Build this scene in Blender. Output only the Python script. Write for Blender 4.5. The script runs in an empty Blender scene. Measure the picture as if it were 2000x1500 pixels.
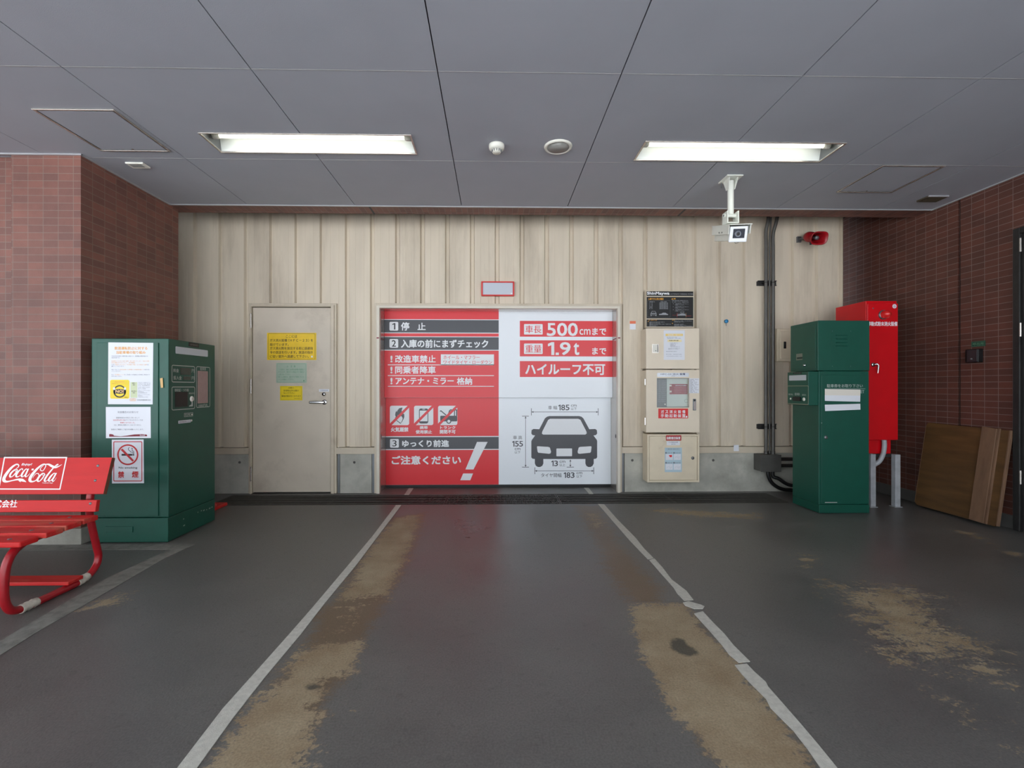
import bpy, bmesh, math, random
import numpy as np
from mathutils import Vector, Matrix

random.seed(7)
SC = bpy.context.scene
COL = SC.collection

# ---------------------------------------------------------------- camera, sky, exposure
F, CX, CY = 904.0, 982.0, 756.0            # focal length and principal point for a 2000x1500 frame
TH = math.atan(17 / 904)                   # the camera is turned slightly to the right of the building's axis
EYE = Vector((0, 0, 1.06))
cd = bpy.data.cameras.new('camera')
cd.sensor_width = 36.0
cd.lens = 36.0 * F / 2000
cd.shift_x = (1000 - CX) / 2000
cd.shift_y = (CY - 750) / 2000
cd.clip_start = 0.05
cam = bpy.data.objects.new('camera', cd)
COL.objects.link(cam)
cam.location = EYE
cam.rotation_euler = (math.pi / 2, 0, -TH)
SC.camera = cam

world = bpy.data.worlds.new('overcast')
SC.world = world
world.use_nodes = True
bg = world.node_tree.nodes['Background']
bg.inputs['Color'].default_value = (0.86, 0.93, 1.0, 1)
bg.inputs['Strength'].default_value = 1.5
sun = bpy.data.lights.new('sun', 'SUN')
sun.energy = 25.0
sun.angle = .02
sun.color = (1.0, .99, .97)
sun_o = bpy.data.objects.new('sun', sun)
COL.objects.link(sun_o)
sun_o.rotation_euler = (math.radians(-24), math.radians(14), 0)     # high, coming over the building: it lights the street, not the bay
SC.view_settings.view_transform = 'Standard'
SC.view_settings.look = 'None'
SC.view_settings.gamma = 1.0
SC.view_settings.exposure = 1.0
SC.view_settings.use_curve_mapping = False

# ---------------------------------------------------------------- measuring helpers
def ray(u, v):
    a = (u - CX) / F
    return Vector((a * math.cos(TH) + math.sin(TH), -a * math.sin(TH) + math.cos(TH), -(v - CY) / F))
def onY(u, v, y): d = ray(u, v); return EYE + d * (y / d.y)
def onX(u, v, x): d = ray(u, v); return EYE + d * (x / d.x)
def onZ(u, v, z): d = ray(u, v); return EYE + d * ((z - EYE.z) / d.z)

# ---------------------------------------------------------------- materials
def lin(c):
    return tuple(((x / 255) / 12.92 if x / 255 <= .04045 else ((x / 255 + .055) / 1.055) ** 2.4) for x in c)
MATS = {}
def newmat(name):
    m = bpy.data.materials.new(name); m.use_nodes = True
    nt = m.node_tree
    return m, nt, nt.nodes['Principled BSDF'], nt.nodes.new, nt.links.new
def objpos(N, L, nt):
    g = N('ShaderNodeNewGeometry')
    return g
def mat(name, rgb, rough=.5, metal=0.0, var=0.0, scale=8.0, bump=0.0, bscale=60.0, stretch=(1, 1, 1), spec=.5, dirt=None, dirt_t=.62):
    if name in MATS: return MATS[name]
    m, nt, B, N, L = newmat(name)
    c = lin(rgb)
    B.inputs['Base Color'].default_value = (*c, 1)
    B.inputs['Roughness'].default_value = rough
    B.inputs['Metallic'].default_value = metal
    B.inputs['Specular IOR Level'].default_value = spec
    if var or bump or dirt:
        g = N('ShaderNodeNewGeometry')
        mp = N('ShaderNodeMapping'); mp.inputs['Scale'].default_value = stretch
        L(g.outputs['Position'], mp.inputs['Vector'])
    if var or dirt:
        n = N('ShaderNodeTexNoise'); n.inputs['Scale'].default_value = scale; n.inputs['Detail'].default_value = 6
        L(mp.outputs[0], n.inputs['Vector'])
        r = N('ShaderNodeMapRange'); r.inputs['From Min'].default_value = .3; r.inputs['From Max'].default_value = .7
        r.inputs['To Min'].default_value = 1 - var; r.inputs['To Max'].default_value = 1 + var
        L(n.outputs['Fac'], r.inputs['Value'])
        mx = N('ShaderNodeMix'); mx.data_type = 'RGBA'; mx.blend_type = 'MULTIPLY'; mx.inputs['Factor'].default_value = 1
        mx.inputs['A'].default_value = (*c, 1); L(r.outputs[0], mx.inputs['B'])
        out = mx.outputs['Result']
        if dirt:
            n2 = N('ShaderNodeTexNoise'); n2.inputs['Scale'].default_value = scale * .45; n2.inputs['Detail'].default_value = 8; n2.inputs['Roughness'].default_value = .65
            L(mp.outputs[0], n2.inputs['Vector'])
            r2 = N('ShaderNodeMapRange'); r2.inputs['From Min'].default_value = dirt_t - .12; r2.inputs['From Max'].default_value = dirt_t + .15
            r2.inputs['To Max'].default_value = .75
            L(n2.outputs['Fac'], r2.inputs['Value'])
            m2 = N('ShaderNodeMix'); m2.data_type = 'RGBA'
            L(r2.outputs[0], m2.inputs['Factor']); L(out, m2.inputs['A']); m2.inputs['B'].default_value = (*lin(dirt), 1)
            out = m2.outputs['Result']
        L(out, B.inputs['Base Color'])
    if bump:
        n3 = N('ShaderNodeTexNoise'); n3.inputs['Scale'].default_value = bscale; n3.inputs['Detail'].default_value = 4
        L(mp.outputs[0], n3.inputs['Vector'])
        b = N('ShaderNodeBump'); b.inputs['Strength'].default_value = bump; b.inputs['Distance'].default_value = .004
        L(n3.outputs['Fac'], b.inputs['Height']); L(b.outputs[0], B.inputs['Normal'])
    MATS[name] = m
    return m
def emit(name, rgb, strength):
    if name in MATS: return MATS[name]
    m, nt, B, N, L = newmat(name)
    B.inputs['Base Color'].default_value = (*lin(rgb), 1)
    B.inputs['Emission Color'].default_value = (*lin(rgb), 1)
    B.inputs['Emission Strength'].default_value = strength
    MATS[name] = m
    return m
def glass(name, rgb=(235, 240, 240), rough=.02, alpha=.18):
    if name in MATS: return MATS[name]
    m, nt, B, N, L = newmat(name)
    B.inputs['Base Color'].default_value = (*lin(rgb), 1)
    B.inputs['Roughness'].default_value = rough
    B.inputs['Alpha'].default_value = alpha
    MATS[name] = m
    return m
def brick_mat(name, px, py, pz=0.0, tint=(1, 1, 1), mortar=(124, 104, 94)):
    m, nt, B, N, L = newmat(name)
    g = N('ShaderNodeNewGeometry')
    sp = N('ShaderNodeSeparateXYZ'); L(g.outputs['Position'], sp.inputs[0])
    sn = N('ShaderNodeSeparateXYZ'); L(g.outputs['True Normal'], sn.inputs[0])
    def math_(op, a, b=None):
        n = N('ShaderNodeMath'); n.operation = op
        for i, q in enumerate((a, b)):
            if q is None: continue
            if isinstance(q, (int, float)): n.inputs[i].default_value = q
            else: L(q, n.inputs[i])
        return n.outputs[0]
    fx = math_('GREATER_THAN', math_('ABSOLUTE', sn.outputs['X']), .5)
    fz = math_('GREATER_THAN', math_('ABSOLUTE', sn.outputs['Z']), .5)
    X = math_('ADD', sp.outputs['X'], 20 - px); Y = math_('ADD', sp.outputs['Y'], 20 - py); Z = math_('ADD', sp.outputs['Z'], 20 - pz)
    def pick(f, a, b):
        n = N('ShaderNodeMix'); n.data_type = 'FLOAT'
        L(f, n.inputs['Factor']); L(a, n.inputs['A']); L(b, n.inputs['B']); return n.outputs['Result']
    U = pick(fz, pick(fx, X, Y), Y); V = pick(fz, Z, X)
    cb = N('ShaderNodeCombineXYZ'); L(U, cb.inputs[0]); L(V, cb.inputs[1])
    br = N('ShaderNodeTexBrick'); br.offset = 0; br.squash = 1
    br.inputs['Scale'].default_value = 1; br.inputs['Brick Width'].default_value = .1; br.inputs['Row Height'].default_value = .05
    br.inputs['Mortar Size'].default_value = .0021; br.inputs['Mortar Smooth'].default_value = .15; br.inputs['Bias'].default_value = 0
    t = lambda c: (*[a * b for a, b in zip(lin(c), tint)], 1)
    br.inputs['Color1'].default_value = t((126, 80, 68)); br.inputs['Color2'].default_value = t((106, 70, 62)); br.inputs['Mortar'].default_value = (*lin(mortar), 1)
    L(cb.outputs[0], br.inputs['Vector'])
    n = N('ShaderNodeTexNoise'); n.inputs['Scale'].default_value = 2.2; n.inputs['Detail'].default_value = 9; n.inputs['Roughness'].default_value = .7
    L(g.outputs['Position'], n.inputs['Vector'])
    r = N('ShaderNodeMapRange'); r.inputs['From Min'].default_value = .3; r.inputs['From Max'].default_value = .7
    r.inputs['To Min'].default_value = .8; r.inputs['To Max'].default_value = 1.2
    L(n.outputs['Fac'], r.inputs['Value'])
    mx = N('ShaderNodeMix'); mx.data_type = 'RGBA'; mx.blend_type = 'MULTIPLY'; mx.inputs['Factor'].default_value = 1
    L(br.outputs['Color'], mx.inputs['A']); L(r.outputs[0], mx.inputs['B']); L(mx.outputs['Result'], B.inputs['Base Color'])
    B.inputs['Roughness'].default_value = .55
    n3 = N('ShaderNodeTexNoise'); n3.inputs['Scale'].default_value = 90; n3.inputs['Detail'].default_value = 3
    L(g.outputs['Position'], n3.inputs['Vector'])
    hh = math_('ADD', math_('MULTIPLY', br.outputs['Fac'], -1.0), math_('MULTIPLY', n3.outputs['Fac'], .5))
    b = N('ShaderNodeBump'); b.inputs['Strength'].default_value = .5; b.inputs['Distance'].default_value = .003
    L(hh, b.inputs['Height']); L(b.outputs[0], B.inputs['Normal'])
    MATS[name] = m
    return m

CREAM = mat('cream_sheet', (214, 201, 180), .45, var=.08, scale=3, stretch=(2.2, 2.2, .35), bump=.06, bscale=30, dirt=(158, 143, 122), dirt_t=.62)
CREAMTRIM = mat('cream_trim', (204, 191, 170), .45, var=.06, scale=5, dirt=(140, 122, 98), dirt_t=.68)
CREAMBOX = mat('cream_box', (226, 212, 190), .42, var=.03, scale=6, bump=.03, bscale=200)
CREAMRUST = mat('cream_rusty_box', (220, 206, 180), .45, var=.05, scale=9, dirt=(142, 100, 58), dirt_t=.74)
DOORPAINT = mat('door_paint', (206, 194, 176), .42, var=.05, scale=4, bump=.05, bscale=120, dirt=(150, 136, 118), dirt_t=.68)
FRAMEPALE = mat('pale_frame', (216, 208, 192), .4, var=.04, scale=8)
STEEL = mat('brushed_steel', (196, 190, 182), .24, metal=.75, var=.06, scale=5, stretch=(1, 1, .2))
CHROME = mat('chrome', (205, 205, 205), .14, metal=1)
GREYMETAL = mat('grey_metal', (120, 122, 124), .4, metal=.6, var=.08)
CONDUIT = mat('conduit_grey', (92, 90, 86), .45, metal=.25, var=.12, scale=12)
DARKSTEEL = mat('dark_steel', (52, 51, 50), .45, metal=.4, var=.15, scale=14)
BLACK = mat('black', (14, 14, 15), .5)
VOID = mat('void_black', (6, 6, 6), .9)
CONC = mat('concrete', (180, 178, 167), .8, var=.16, scale=5, bump=.25, bscale=45, dirt=(126, 125, 114), dirt_t=.58)
CONCDARK = mat('concrete_dark', (92, 90, 86), .8, var=.16, scale=5, bump=.25, bscale=45)
GREEN = mat('green_paint', (10, 77, 62), .42, var=.06, scale=10, bump=.08, bscale=260)
GREENDARK = mat('green_line', (6, 44, 33), .5)
REDPAINT = mat('red_cabinet_paint', (205, 8, 22), .3, var=.04, scale=6, bump=.03, bscale=150)
REDSIGN = mat('red_sign', (216, 36, 36), .4)
GATERED = mat('gate_red', (226, 44, 52), .35, bump=.06, bscale=220)
GATEWHITE = mat('gate_white', (238, 242, 246), .35, bump=.06, bscale=220)
GATEDARK = mat('gate_dark', (68, 69, 74), .35, bump=.06, bscale=220)
WHITEPRINT = mat('white_print', (236, 238, 240), .5)
BLACKPRINT = mat('black_print', (38, 38, 42), .5)
PAPER = mat('paper', (226, 228, 234), .6)
GREYTEXT = mat('grey_text', (120, 120, 130), .6)
ORANGETEXT = mat('orange_text', (232, 170, 92), .6)
REDTEXT = mat('red_text', (196, 42, 46), .5)
CRIMSON = mat('crimson_print', (128, 30, 48), .5)
YELLOW = mat('yellow_sign', (240, 200, 22), .45, var=.05, scale=14)
YELLOW2 = mat('yellow_sticker', (236, 208, 24), .45, var=.04, scale=14)
BROWNPRINT = mat('brown_print', (84, 58, 14), .5)
PALEGREEN = mat('pale_green_plate', (172, 188, 168), .45, var=.05, scale=20)
GREENPRINT = mat('green_print', (96, 150, 116), .5)
SCREENGREY = mat('grey_window', (186, 190, 194), .4)
OFFWHITE = mat('off_white_plastic', (226, 224, 212), .4, var=.03)
BENCHRED = mat('bench_red', (198, 32, 32), .52, spec=.35, var=.06, scale=12, stretch=(.4, 3, 3), bump=.12, bscale=70)
BENCHWORN = mat('bench_red_worn', (192, 36, 34), .52, spec=.35, var=.08, scale=9, stretch=(.5, 3, 3), bump=.15, bscale=60, dirt=(188, 140, 112), dirt_t=.61)
TUBERED = mat('tube_red', (158, 20, 30), .32, var=.08, scale=25, bump=.1, bscale=90)
WOODEND = mat('wood_end', (112, 66, 46), .7, var=.2, scale=30)
TAPEWHITE = mat('worn_white_tape', (196, 190, 176), .7, var=.18, scale=40, bump=.3, bscale=90)
PLY = mat('plywood', (94, 66, 35), .55, var=.28, scale=3.5, stretch=(1, .7, 5), bump=.1, bscale=50, dirt=(60, 40, 24), dirt_t=.6)
PLYEDGE = mat('batten_wood', (118, 89, 67), .65, var=.2, scale=6, stretch=(3, 3, .6), bump=.1, bscale=60, dirt=(96, 66, 44), dirt_t=.62)
CONERED = mat('cone_red', (204, 40, 36), .5, var=.08, scale=20)
BLUE = mat('blue_plastic', (44, 128, 178), .35)
TAN = mat('masking_tape', (214, 176, 120), .7)
REFLECTOR = mat('white_reflector', (214, 218, 214), .3, spec=.5)
PINKGREY = mat('scratched_window', (158, 130, 126), .3, var=.06, scale=40)
SCRATCH = mat('bare_scratch', (170, 176, 168), .6)
LINEPAINT = mat('line_paint', (192, 190, 180), .7, var=.1, scale=60, bump=.3, bscale=300, dirt=(120, 116, 104), dirt_t=.72)
LINEWORN = mat('line_paint_worn', (128, 127, 120), .7, var=.14, scale=30, bump=.3, bscale=300, dirt=(84, 82, 78), dirt_t=.58)
DARKGREENPRINT = mat('dark_green_plate', (20, 66, 54), .5)
GALV = mat('galvanised', (172, 175, 178), .5, metal=.1, var=.12, scale=20)
CEILMAT = mat('ceiling_panel', (164, 167, 175), .6, var=.035, scale=2.5, bump=.12, bscale=240)
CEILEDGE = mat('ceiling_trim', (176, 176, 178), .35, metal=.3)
BRICKL = brick_mat('brick_tile_left', -2.837, onX(180.9, 400, -2.787).y)
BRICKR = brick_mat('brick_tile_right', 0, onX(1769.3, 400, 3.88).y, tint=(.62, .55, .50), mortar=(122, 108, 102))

# ---------------------------------------------------------------- mesh builder
class Plane:
    """A flat face to draw on: o = a point, r = to the right, u = up, n = out of the face."""
    def __init__(s, o, r, u):
        s.o = Vector(o); s.r = Vector(r).normalized(); s.u = Vector(u).normalized(); s.n = s.r.cross(s.u).normalized()
    def w(s, a, b, d=0.0): return s.o + s.r * a + s.u * b + s.n * d
    def px(s, u, v):
        d = ray(u, v); t = (s.o - EYE).dot(s.n) / d.dot(s.n); p = EYE + d * t - s.o
        return (p.dot(s.r), p.dot(s.u))
def faceY(y): return Plane((0, y, 0), (1, 0, 0), (0, 0, 1))          # faces the camera
def faceXp(x): return Plane((x, 0, 0), (0, 1, 0), (0, 0, 1))         # faces +X
def faceXn(x): return Plane((x, 0, 0), (0, -1, 0), (0, 0, 1))        # faces -X

TEXT = {}
def digits_geo(body):
    vs = []; fs = []; x = 0
    for ch in body:
        if ch == '1':
            g = [(.20, 0), (.34, 0), (.34, 1), (.22, 1), (0, .86), (0, .70), (.20, .82)]; k = len(vs); w = .34
            vs += [(x + .06 + a, b) for a, b in g]; fs.append(tuple(range(k, k + 7))); x += .52
        elif ch == '.':
            k = len(vs); vs += [(x + a, b) for a, b in ((0, 0), (.15, 0), (.15, .15), (0, .15))]; fs.append(tuple(range(k, k + 4))); x += .25
        else:
            v, f, asp = text_geo(ch, 0.0, 3); k = len(vs); w = .60
            vs += [(x + a * w, b) for a, b in v]; fs += [tuple(i + k for i in q) for q in f]; x += w + .10
    x0 = min(v[0] for v in vs); x1 = max(v[0] for v in vs)
    return [((a - x0) / (x1 - x0), b) for a, b in vs], fs, x1 - x0
def text_geo(body, italic=0.0, res=3):
    key = (body, italic, res)
    if key not in TEXT:
        c = bpy.data.curves.new('t', 'FONT'); c.body = body; c.size = 1; c.shear = italic; c.resolution_u = res
        o = bpy.data.objects.new('t', c); COL.objects.link(o)
        dg = bpy.context.evaluated_depsgraph_get()
        m = bpy.data.meshes.new_from_object(o.evaluated_get(dg))
        vs = [(v.co.x, v.co.y) for v in m.vertices]; fs = [tuple(p.vertices) for p in m.polygons]
        x0 = min(v[0] for v in vs); x1 = max(v[0] for v in vs); y0 = min(v[1] for v in vs); y1 = max(v[1] for v in vs)
        TEXT[key] = ([((x - x0) / max(x1 - x0, 1e-6), (y - y0) / max(y1 - y0, 1e-6)) for x, y in vs], fs, (x1 - x0) / max(y1 - y0, 1e-6))
        bpy.data.objects.remove(o); bpy.data.curves.remove(c); bpy.data.meshes.remove(m)
    return TEXT[key]

class MB:
    def __init__(s): s.v = []; s.f = []; s.fm = []; s.fs = []; s.mats = []
    def mi(s, m):
        if m not in s.mats: s.mats.append(m)
        return s.mats.index(m)
    def add(s, vs, fs, m, smooth=False):
        k = len(s.v); s.v += [Vector(q) for q in vs]; i = s.mi(m)
        for f in fs: s.f.append(tuple(a + k for a in f)); s.fm.append(i); s.fs.append(smooth)
        return s
    def bm(s, b, m, smooth=False):
        b.verts.ensure_lookup_table(); b.verts.index_update()
        s.add([v.co.copy() for v in b.verts], [tuple(v.index for v in f.verts) for f in b.faces], m, smooth); b.free(); return s
    def box(s, x0, x1, y0, y1, z0, z1, m, bev=0.0, M=None, seg=2):
        b = bmesh.new(); bmesh.ops.create_cube(b, size=1)
        for v in b.verts: v.co = Vector(((x0 + x1) / 2 + v.co.x * (x1 - x0), (y0 + y1) / 2 + v.co.y * (y1 - y0), (z0 + z1) / 2 + v.co.z * (z1 - z0)))
        if bev: bmesh.ops.bevel(b, geom=b.edges[:], offset=bev, segments=seg, profile=.5, affect='EDGES')
        if M is not None: bmesh.ops.transform(b, matrix=M, verts=b.verts[:])
        return s.bm(b, m)
    def tube(s, pts, r, m, seg=14, cap=True):
        pts = [Vector(p) for p in pts]; n = len(pts); rr = r if isinstance(r, (list, tuple)) else [r] * n
        vs = []; fs = []; ref = None
        for i, p in enumerate(pts):
            t = ((pts[min(i + 1, n - 1)] - pts[max(i - 1, 0)])).normalized()
            if ref is None: ref = t.orthogonal().normalized()
            ref = (ref - t * ref.dot(t)).normalized(); q = t.cross(ref)
            for k in range(seg):
                a = 2 * math.pi * k / seg; vs.append(p + (ref * math.cos(a) + q * math.sin(a)) * rr[i])
        for i in range(n - 1):
            for k in range(seg):
                a = i * seg + k; b = i * seg + (k + 1) % seg; fs.append((a, b, b + seg, a + seg))
        s.add(vs, fs, m, True)
        if cap:
            s.add(vs[:seg], [tuple(range(seg))[::-1]], m); s.add(vs[-seg:], [tuple(range(seg))], m)
        return s
    def lathe(s, prof, m, c=(0, 0, 0), axis=(0, 0, 1), seg=32, smooth=True):
        c = Vector(c); ax = Vector(axis).normalized(); e = ax.orthogonal().normalized(); g = ax.cross(e); vs = []; fs = []
        for r, h in prof:
            for k in range(seg):
                a = 2 * math.pi * k / seg; vs.append(c + ax * h + (e * math.cos(a) + g * math.sin(a)) * max(r, 1e-5))
        for i in range(len(prof) - 1):
            for k in range(seg):
                a = i * seg + k; b = i * seg + (k + 1) % seg; fs.append((a, b, b + seg, a + seg))
        return s.add(vs, fs, m, smooth)
    def plate(s, pl, pts, m, d=0.0, t=0.002):
        """a solid slab whose outline is pts (local a, b) lying on the plane, t thick"""
        n = len(pts)
        ar = sum(pts[i][0] * pts[(i + 1) % n][1] - pts[(i + 1) % n][0] * pts[i][1] for i in range(n))
        if ar < 0: pts = pts[::-1]
        vs = [pl.w(a, b, d) for a, b in pts] + [pl.w(a, b, d + t) for a, b in pts]
        fs = [tuple(range(n))[::-1], tuple(range(n, 2 * n))] + [(i, (i + 1) % n, n + (i + 1) % n, n + i) for i in range(n)]
        return s.add(vs, fs, m)
    def draw(s, pl, pts, m, d):
        n = len(pts)
        ar = sum(pts[i][0] * pts[(i + 1) % n][1] - pts[(i + 1) % n][0] * pts[i][1] for i in range(n))
        if ar < 0: pts = pts[::-1]
        return s.add([pl.w(a, b, d) for a, b in pts], [tuple(range(n))], m)
    def rect(s, pl, a0, b0, a1, b1, m, d, r=0.0):
        return s.draw(pl, rrect(a0, b0, a1, b1, r), m, d)
    def ring(s, pl, outer, inner, m, d):
        n = len(outer)
        return s.add([pl.w(a, b, d) for a, b in outer] + [pl.w(a, b, d) for a, b in inner],
                     [(i, (i + 1) % n, n + (i + 1) % n, n + i) for i in range(n)], m)
    def frame(s, pl, a0, b0, a1, b1, w, m, d, r=0.0):
        return s.ring(pl, rrect(a0, b0, a1, b1, r), rrect(a0 + w, b0 + w, a1 - w, b1 - w, max(r - w, r * .5)), m, d)
    def text(s, pl, body, a0, b0, a1, b1, m, d, bold=0.0, italic=0.0, keep=None, res=3):
        vs, fs, asp = digits_geo(body) if '1' in body and all(c in '0123456789.' for c in body) else text_geo(body, italic, res)
        if a0 > a1: a0, a1 = a1, a0
        if b0 > b1: b0, b1 = b1, b0
        if keep:                               # keep the letters' proportions: 'l' from the left, 'c' centred
            w = min(a1 - a0, asp * (b1 - b0))
            if keep == 'c': q = (a0 + a1) / 2; a0, a1 = q - w / 2, q + w / 2
            else: a1 = a0 + w
        e = bold * (b1 - b0) * 1.1            # heavier letters: the same outline laid down again, slightly shifted
        sh = [(0, 0)] if bold <= 0 else [(-e, 0), (e, 0)] if bold < .011 else [(-e, -e), (e, -e), (-e, e), (e, e)]
        if bold > 0: a0 += e; a1 -= e; b0 += e; b1 -= e
        for i, (ea, eb) in enumerate(sh):
            s.add([pl.w(a0 + x * (a1 - a0) + ea, b0 + y * (b1 - b0) + eb, d + i * 4e-5) for x, y in vs], fs, m)
        return s
    def stroke(s, pl, pts, m, d, n=6):
        """a brush stroke through (a, b, width)"""
        P = [Vector(p) for p in pts]; P = [P[0] * 2 - P[1]] + P + [P[-1] * 2 - P[-2]]; out = []
        for i in range(1, len(P) - 2):
            for k in range(n):
                t = k / n; a, b, c, e = P[i - 1], P[i], P[i + 1], P[i + 2]
                out.append(.5 * ((2 * b) + (c - a) * t + (2 * a - 5 * b + 4 * c - e) * t * t + (3 * b - a - 3 * c + e) * t ** 3))
        out.append(P[-2]); vs = []
        for i, p in enumerate(out):
            t = out[min(i + 1, len(out) - 1)] - out[max(i - 1, 0)]; l = math.hypot(t.x, t.y) or 1; w = max(p.z, 1e-5) / 2
            vs += [pl.w(p.x - t.y / l * w, p.y + t.x / l * w, d), pl.w(p.x + t.y / l * w, p.y - t.x / l * w, d)]
        return s.add(vs, [(2 * i, 2 * i + 1, 2 * i + 3, 2 * i + 2) for i in range(len(out) - 1)], m)
    def build(s, name, parent=None, bevel=0.0, origin=None):
        me = bpy.data.meshes.new(name)
        base = Vector((0, 0, 0))
        if parent is not None:
            p = parent
            while p is not None: base = base + p.location; p = p.parent
        elif origin is not None: base = Vector(origin)
        elif s.v:
            base = Vector(((min(v.x for v in s.v) + max(v.x for v in s.v)) / 2, (min(v.y for v in s.v) + max(v.y for v in s.v)) / 2, min(v.z for v in s.v)))
        me.from_pydata([v - base for v in s.v], [], s.f)
        for m in s.mats: me.materials.append(m)
        me.polygons.foreach_set('material_index', s.fm); me.polygons.foreach_set('use_smooth', s.fs)
        me.update()
        o = bpy.data.objects.new(name, me); COL.objects.link(o)
        if parent is not None: o.parent = parent
        else: o.location = base
        if bevel:
            b = o.modifiers.new('bevel', 'BEVEL'); b.width = bevel; b.segments = 2; b.limit_method = 'ANGLE'
        return o

def rrect(a0, b0, a1, b1, r=0.0, n=5):
    if a0 > a1: a0, a1 = a1, a0
    if b0 > b1: b0, b1 = b1, b0
    if r <= 0: return [(a0, b0), (a1, b0), (a1, b1), (a0, b1)]
    out = []
    for cx, cy, st in ((a1 - r, b0 + r, -90), (a1 - r, b1 - r, 0), (a0 + r, b1 - r, 90), (a0 + r, b0 + r, 180)):
        for k in range(n + 1):
            t = math.radians(st + 90 * k / n); out.append((cx + r * math.cos(t), cy + r * math.sin(t)))
    return out
def circ(a, b, r, n=40, ry=None): return [(a + r * math.cos(2 * math.pi * k / n), b + (ry or r) * math.sin(2 * math.pi * k / n)) for k in range(n)]
def smooth(pts, n=8):
    P = [Vector(p) for p in pts]; P = [P[0] * 2 - P[1]] + P + [P[-1] * 2 - P[-2]]; out = []
    for i in range(1, len(P) - 2):
        for k in range(n):
            t = k / n; a, b, c, e = P[i - 1], P[i], P[i + 1], P[i + 2]
            out.append(.5 * ((2 * b) + (c - a) * t + (2 * a - 5 * b + 4 * c - e) * t * t + (3 * b - a - 3 * c + e) * t ** 3))
    return out + [P[-2]]
def tag(o, label, cat, group=None):
    o['label'] = label; o['category'] = cat
    if group: o['group'] = group
    return o
def thing(name, loc, label, cat, group=None):
    o = bpy.data.objects.new(name, None); COL.objects.link(o); o.location = loc; o.empty_display_size = .1
    return tag(o, label, cat, group)
def struct(o): o['kind'] = 'structure'; return o
def crop(u0, v0, k): return lambda x, y: (u0 + x / k, v0 + y / k)

# ================================================================ THE SETTING
YW, YF, YUP, YLO = 4.67, 4.62, 4.82, 4.885        # wall sheet, gate frame front, upper and lower gate leaf
XL, XR, HC = -2.787, 3.88, 2.63                   # left side wall, right wall, ceiling height
YP = 3.175                                        # face of the left brick pier
YS0, YS1 = 4.02, 4.21                             # brick soffit behind the ceiling panels
WALL = faceY(YW)

# ---- floor: a fine grid that carries two wear fields
def floor_poly(pts, k=None):
    return np.array([tuple(onZ(*(k(*p) if k else p), 0).xy) for p in pts])
c7 = crop(300, 960, 2.2222); c8 = crop(1100, 960, 2.2222)
def sdf(P, poly):
    d = np.full(len(P), 1e9); ins = np.zeros(len(P), bool); n = len(poly)
    for i in range(n):
        a = poly[i]; b = poly[(i + 1) % n]; e = b - a; w = P - a
        t = np.clip((w @ e) / max(e @ e, 1e-12), 0, 1); q = w - t[:, None] * e
        d = np.minimum(d, (q ** 2).sum(1))
        c = ((a[1] <= P[:, 1]) != (b[1] <= P[:, 1]))
        with np.errstate(divide='ignore', invalid='ignore'):
            xx = a[0] + (P[:, 1] - a[1]) / (b[1] - a[1]) * e[0]
        ins ^= c & (P[:, 0] < xx)
    d = np.sqrt(d); return np.where(ins, d, -d)
TANP = [  # outline, softness, strength
    (floor_poly([(1040, 112), (1165, 97), (1135, 200), (1100, 300), (1065, 370), (1030, 465), (790, 468), (850, 380), (900, 290), (960, 210)], c7), .05, .8),
    (floor_poly([(800, 470), (960, 470), (900, 560), (850, 640), (770, 640), (790, 540)], c7), .10, .62),
    (floor_poly([(650, 680), (905, 655), (860, 790), (730, 820), (690, 940), (690, 1060), (620, 1260), (225, 1260), (310, 1080), (400, 980), (440, 900), (530, 845), (600, 740)], c7), .06, 1),
    (floor_poly([(300, 487), (530, 487), (600, 600), (680, 660), (760, 760), (820, 830), (900, 940), (980, 1040), (1060, 1130), (1100, 1270), (720, 1270), (610, 1080), (520, 1010), (430, 880), (370, 750), (310, 600)], c8), .04, 1),
    (floor_poly([(1130, 385), (1230, 415), (1350, 405), (1480, 415), (1600, 450), (1560, 480), (1640, 560), (1690, 605), (1800, 635), (1870, 700), (1840, 745), (1720, 700), (1600, 745), (1450, 740), (1420, 660), (1300, 560), (1250, 480)], c8), .15, .86),
    (floor_poly([(1025, 285), (1080, 280), (1105, 310), (1050, 322)], c8), .08, .85),
    (floor_poly([(360, 78), (480, 76), (620, 85), (860, 98), (850, 116), (680, 116), (480, 100)], c8), .09, .85),
    (floor_poly([(1800, 720), (1900, 790), (1850, 830), (1740, 770)], c8), .12, .85),
    (floor_poly([(1680, 870), (1760, 900), (1730, 910)], c8), .05, .6), (floor_poly([(1860, 650), (2000, 725), (2000, 740), (1870, 668)], c8), .05, .7),
    (floor_poly([(1910, 255), (2010, 265), (2010, 300), (1950, 285)], c8), .06, .75), (floor_poly([(1620, 150), (1800, 180), (1930, 255), (1800, 210)], c8), .06, .7),
    (floor_poly([(1640, 900), (1780, 960), (1990, 1120), (1900, 1090), (1760, 1000)], c8), .12, .72),
    (floor_poly([(800, 925), (870, 935), (880, 950), (850, 945)], c7), .02, .8), (floor_poly([(1145, 500), (1190, 498), (1180, 510), (1150, 508)], c7), .03, .75),
    (floor_poly([(150, 1185), (200, 1165), (270, 1155), (250, 1175), (160, 1200)]), .06, .66), (floor_poly([(190, 1170), (280, 1140), (290, 1150), (210, 1185)]), .06, .5),
    (floor_poly([(60, 85), (180, 85), (215, 168), (120, 160)], c8), .05, .5),
]
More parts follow.
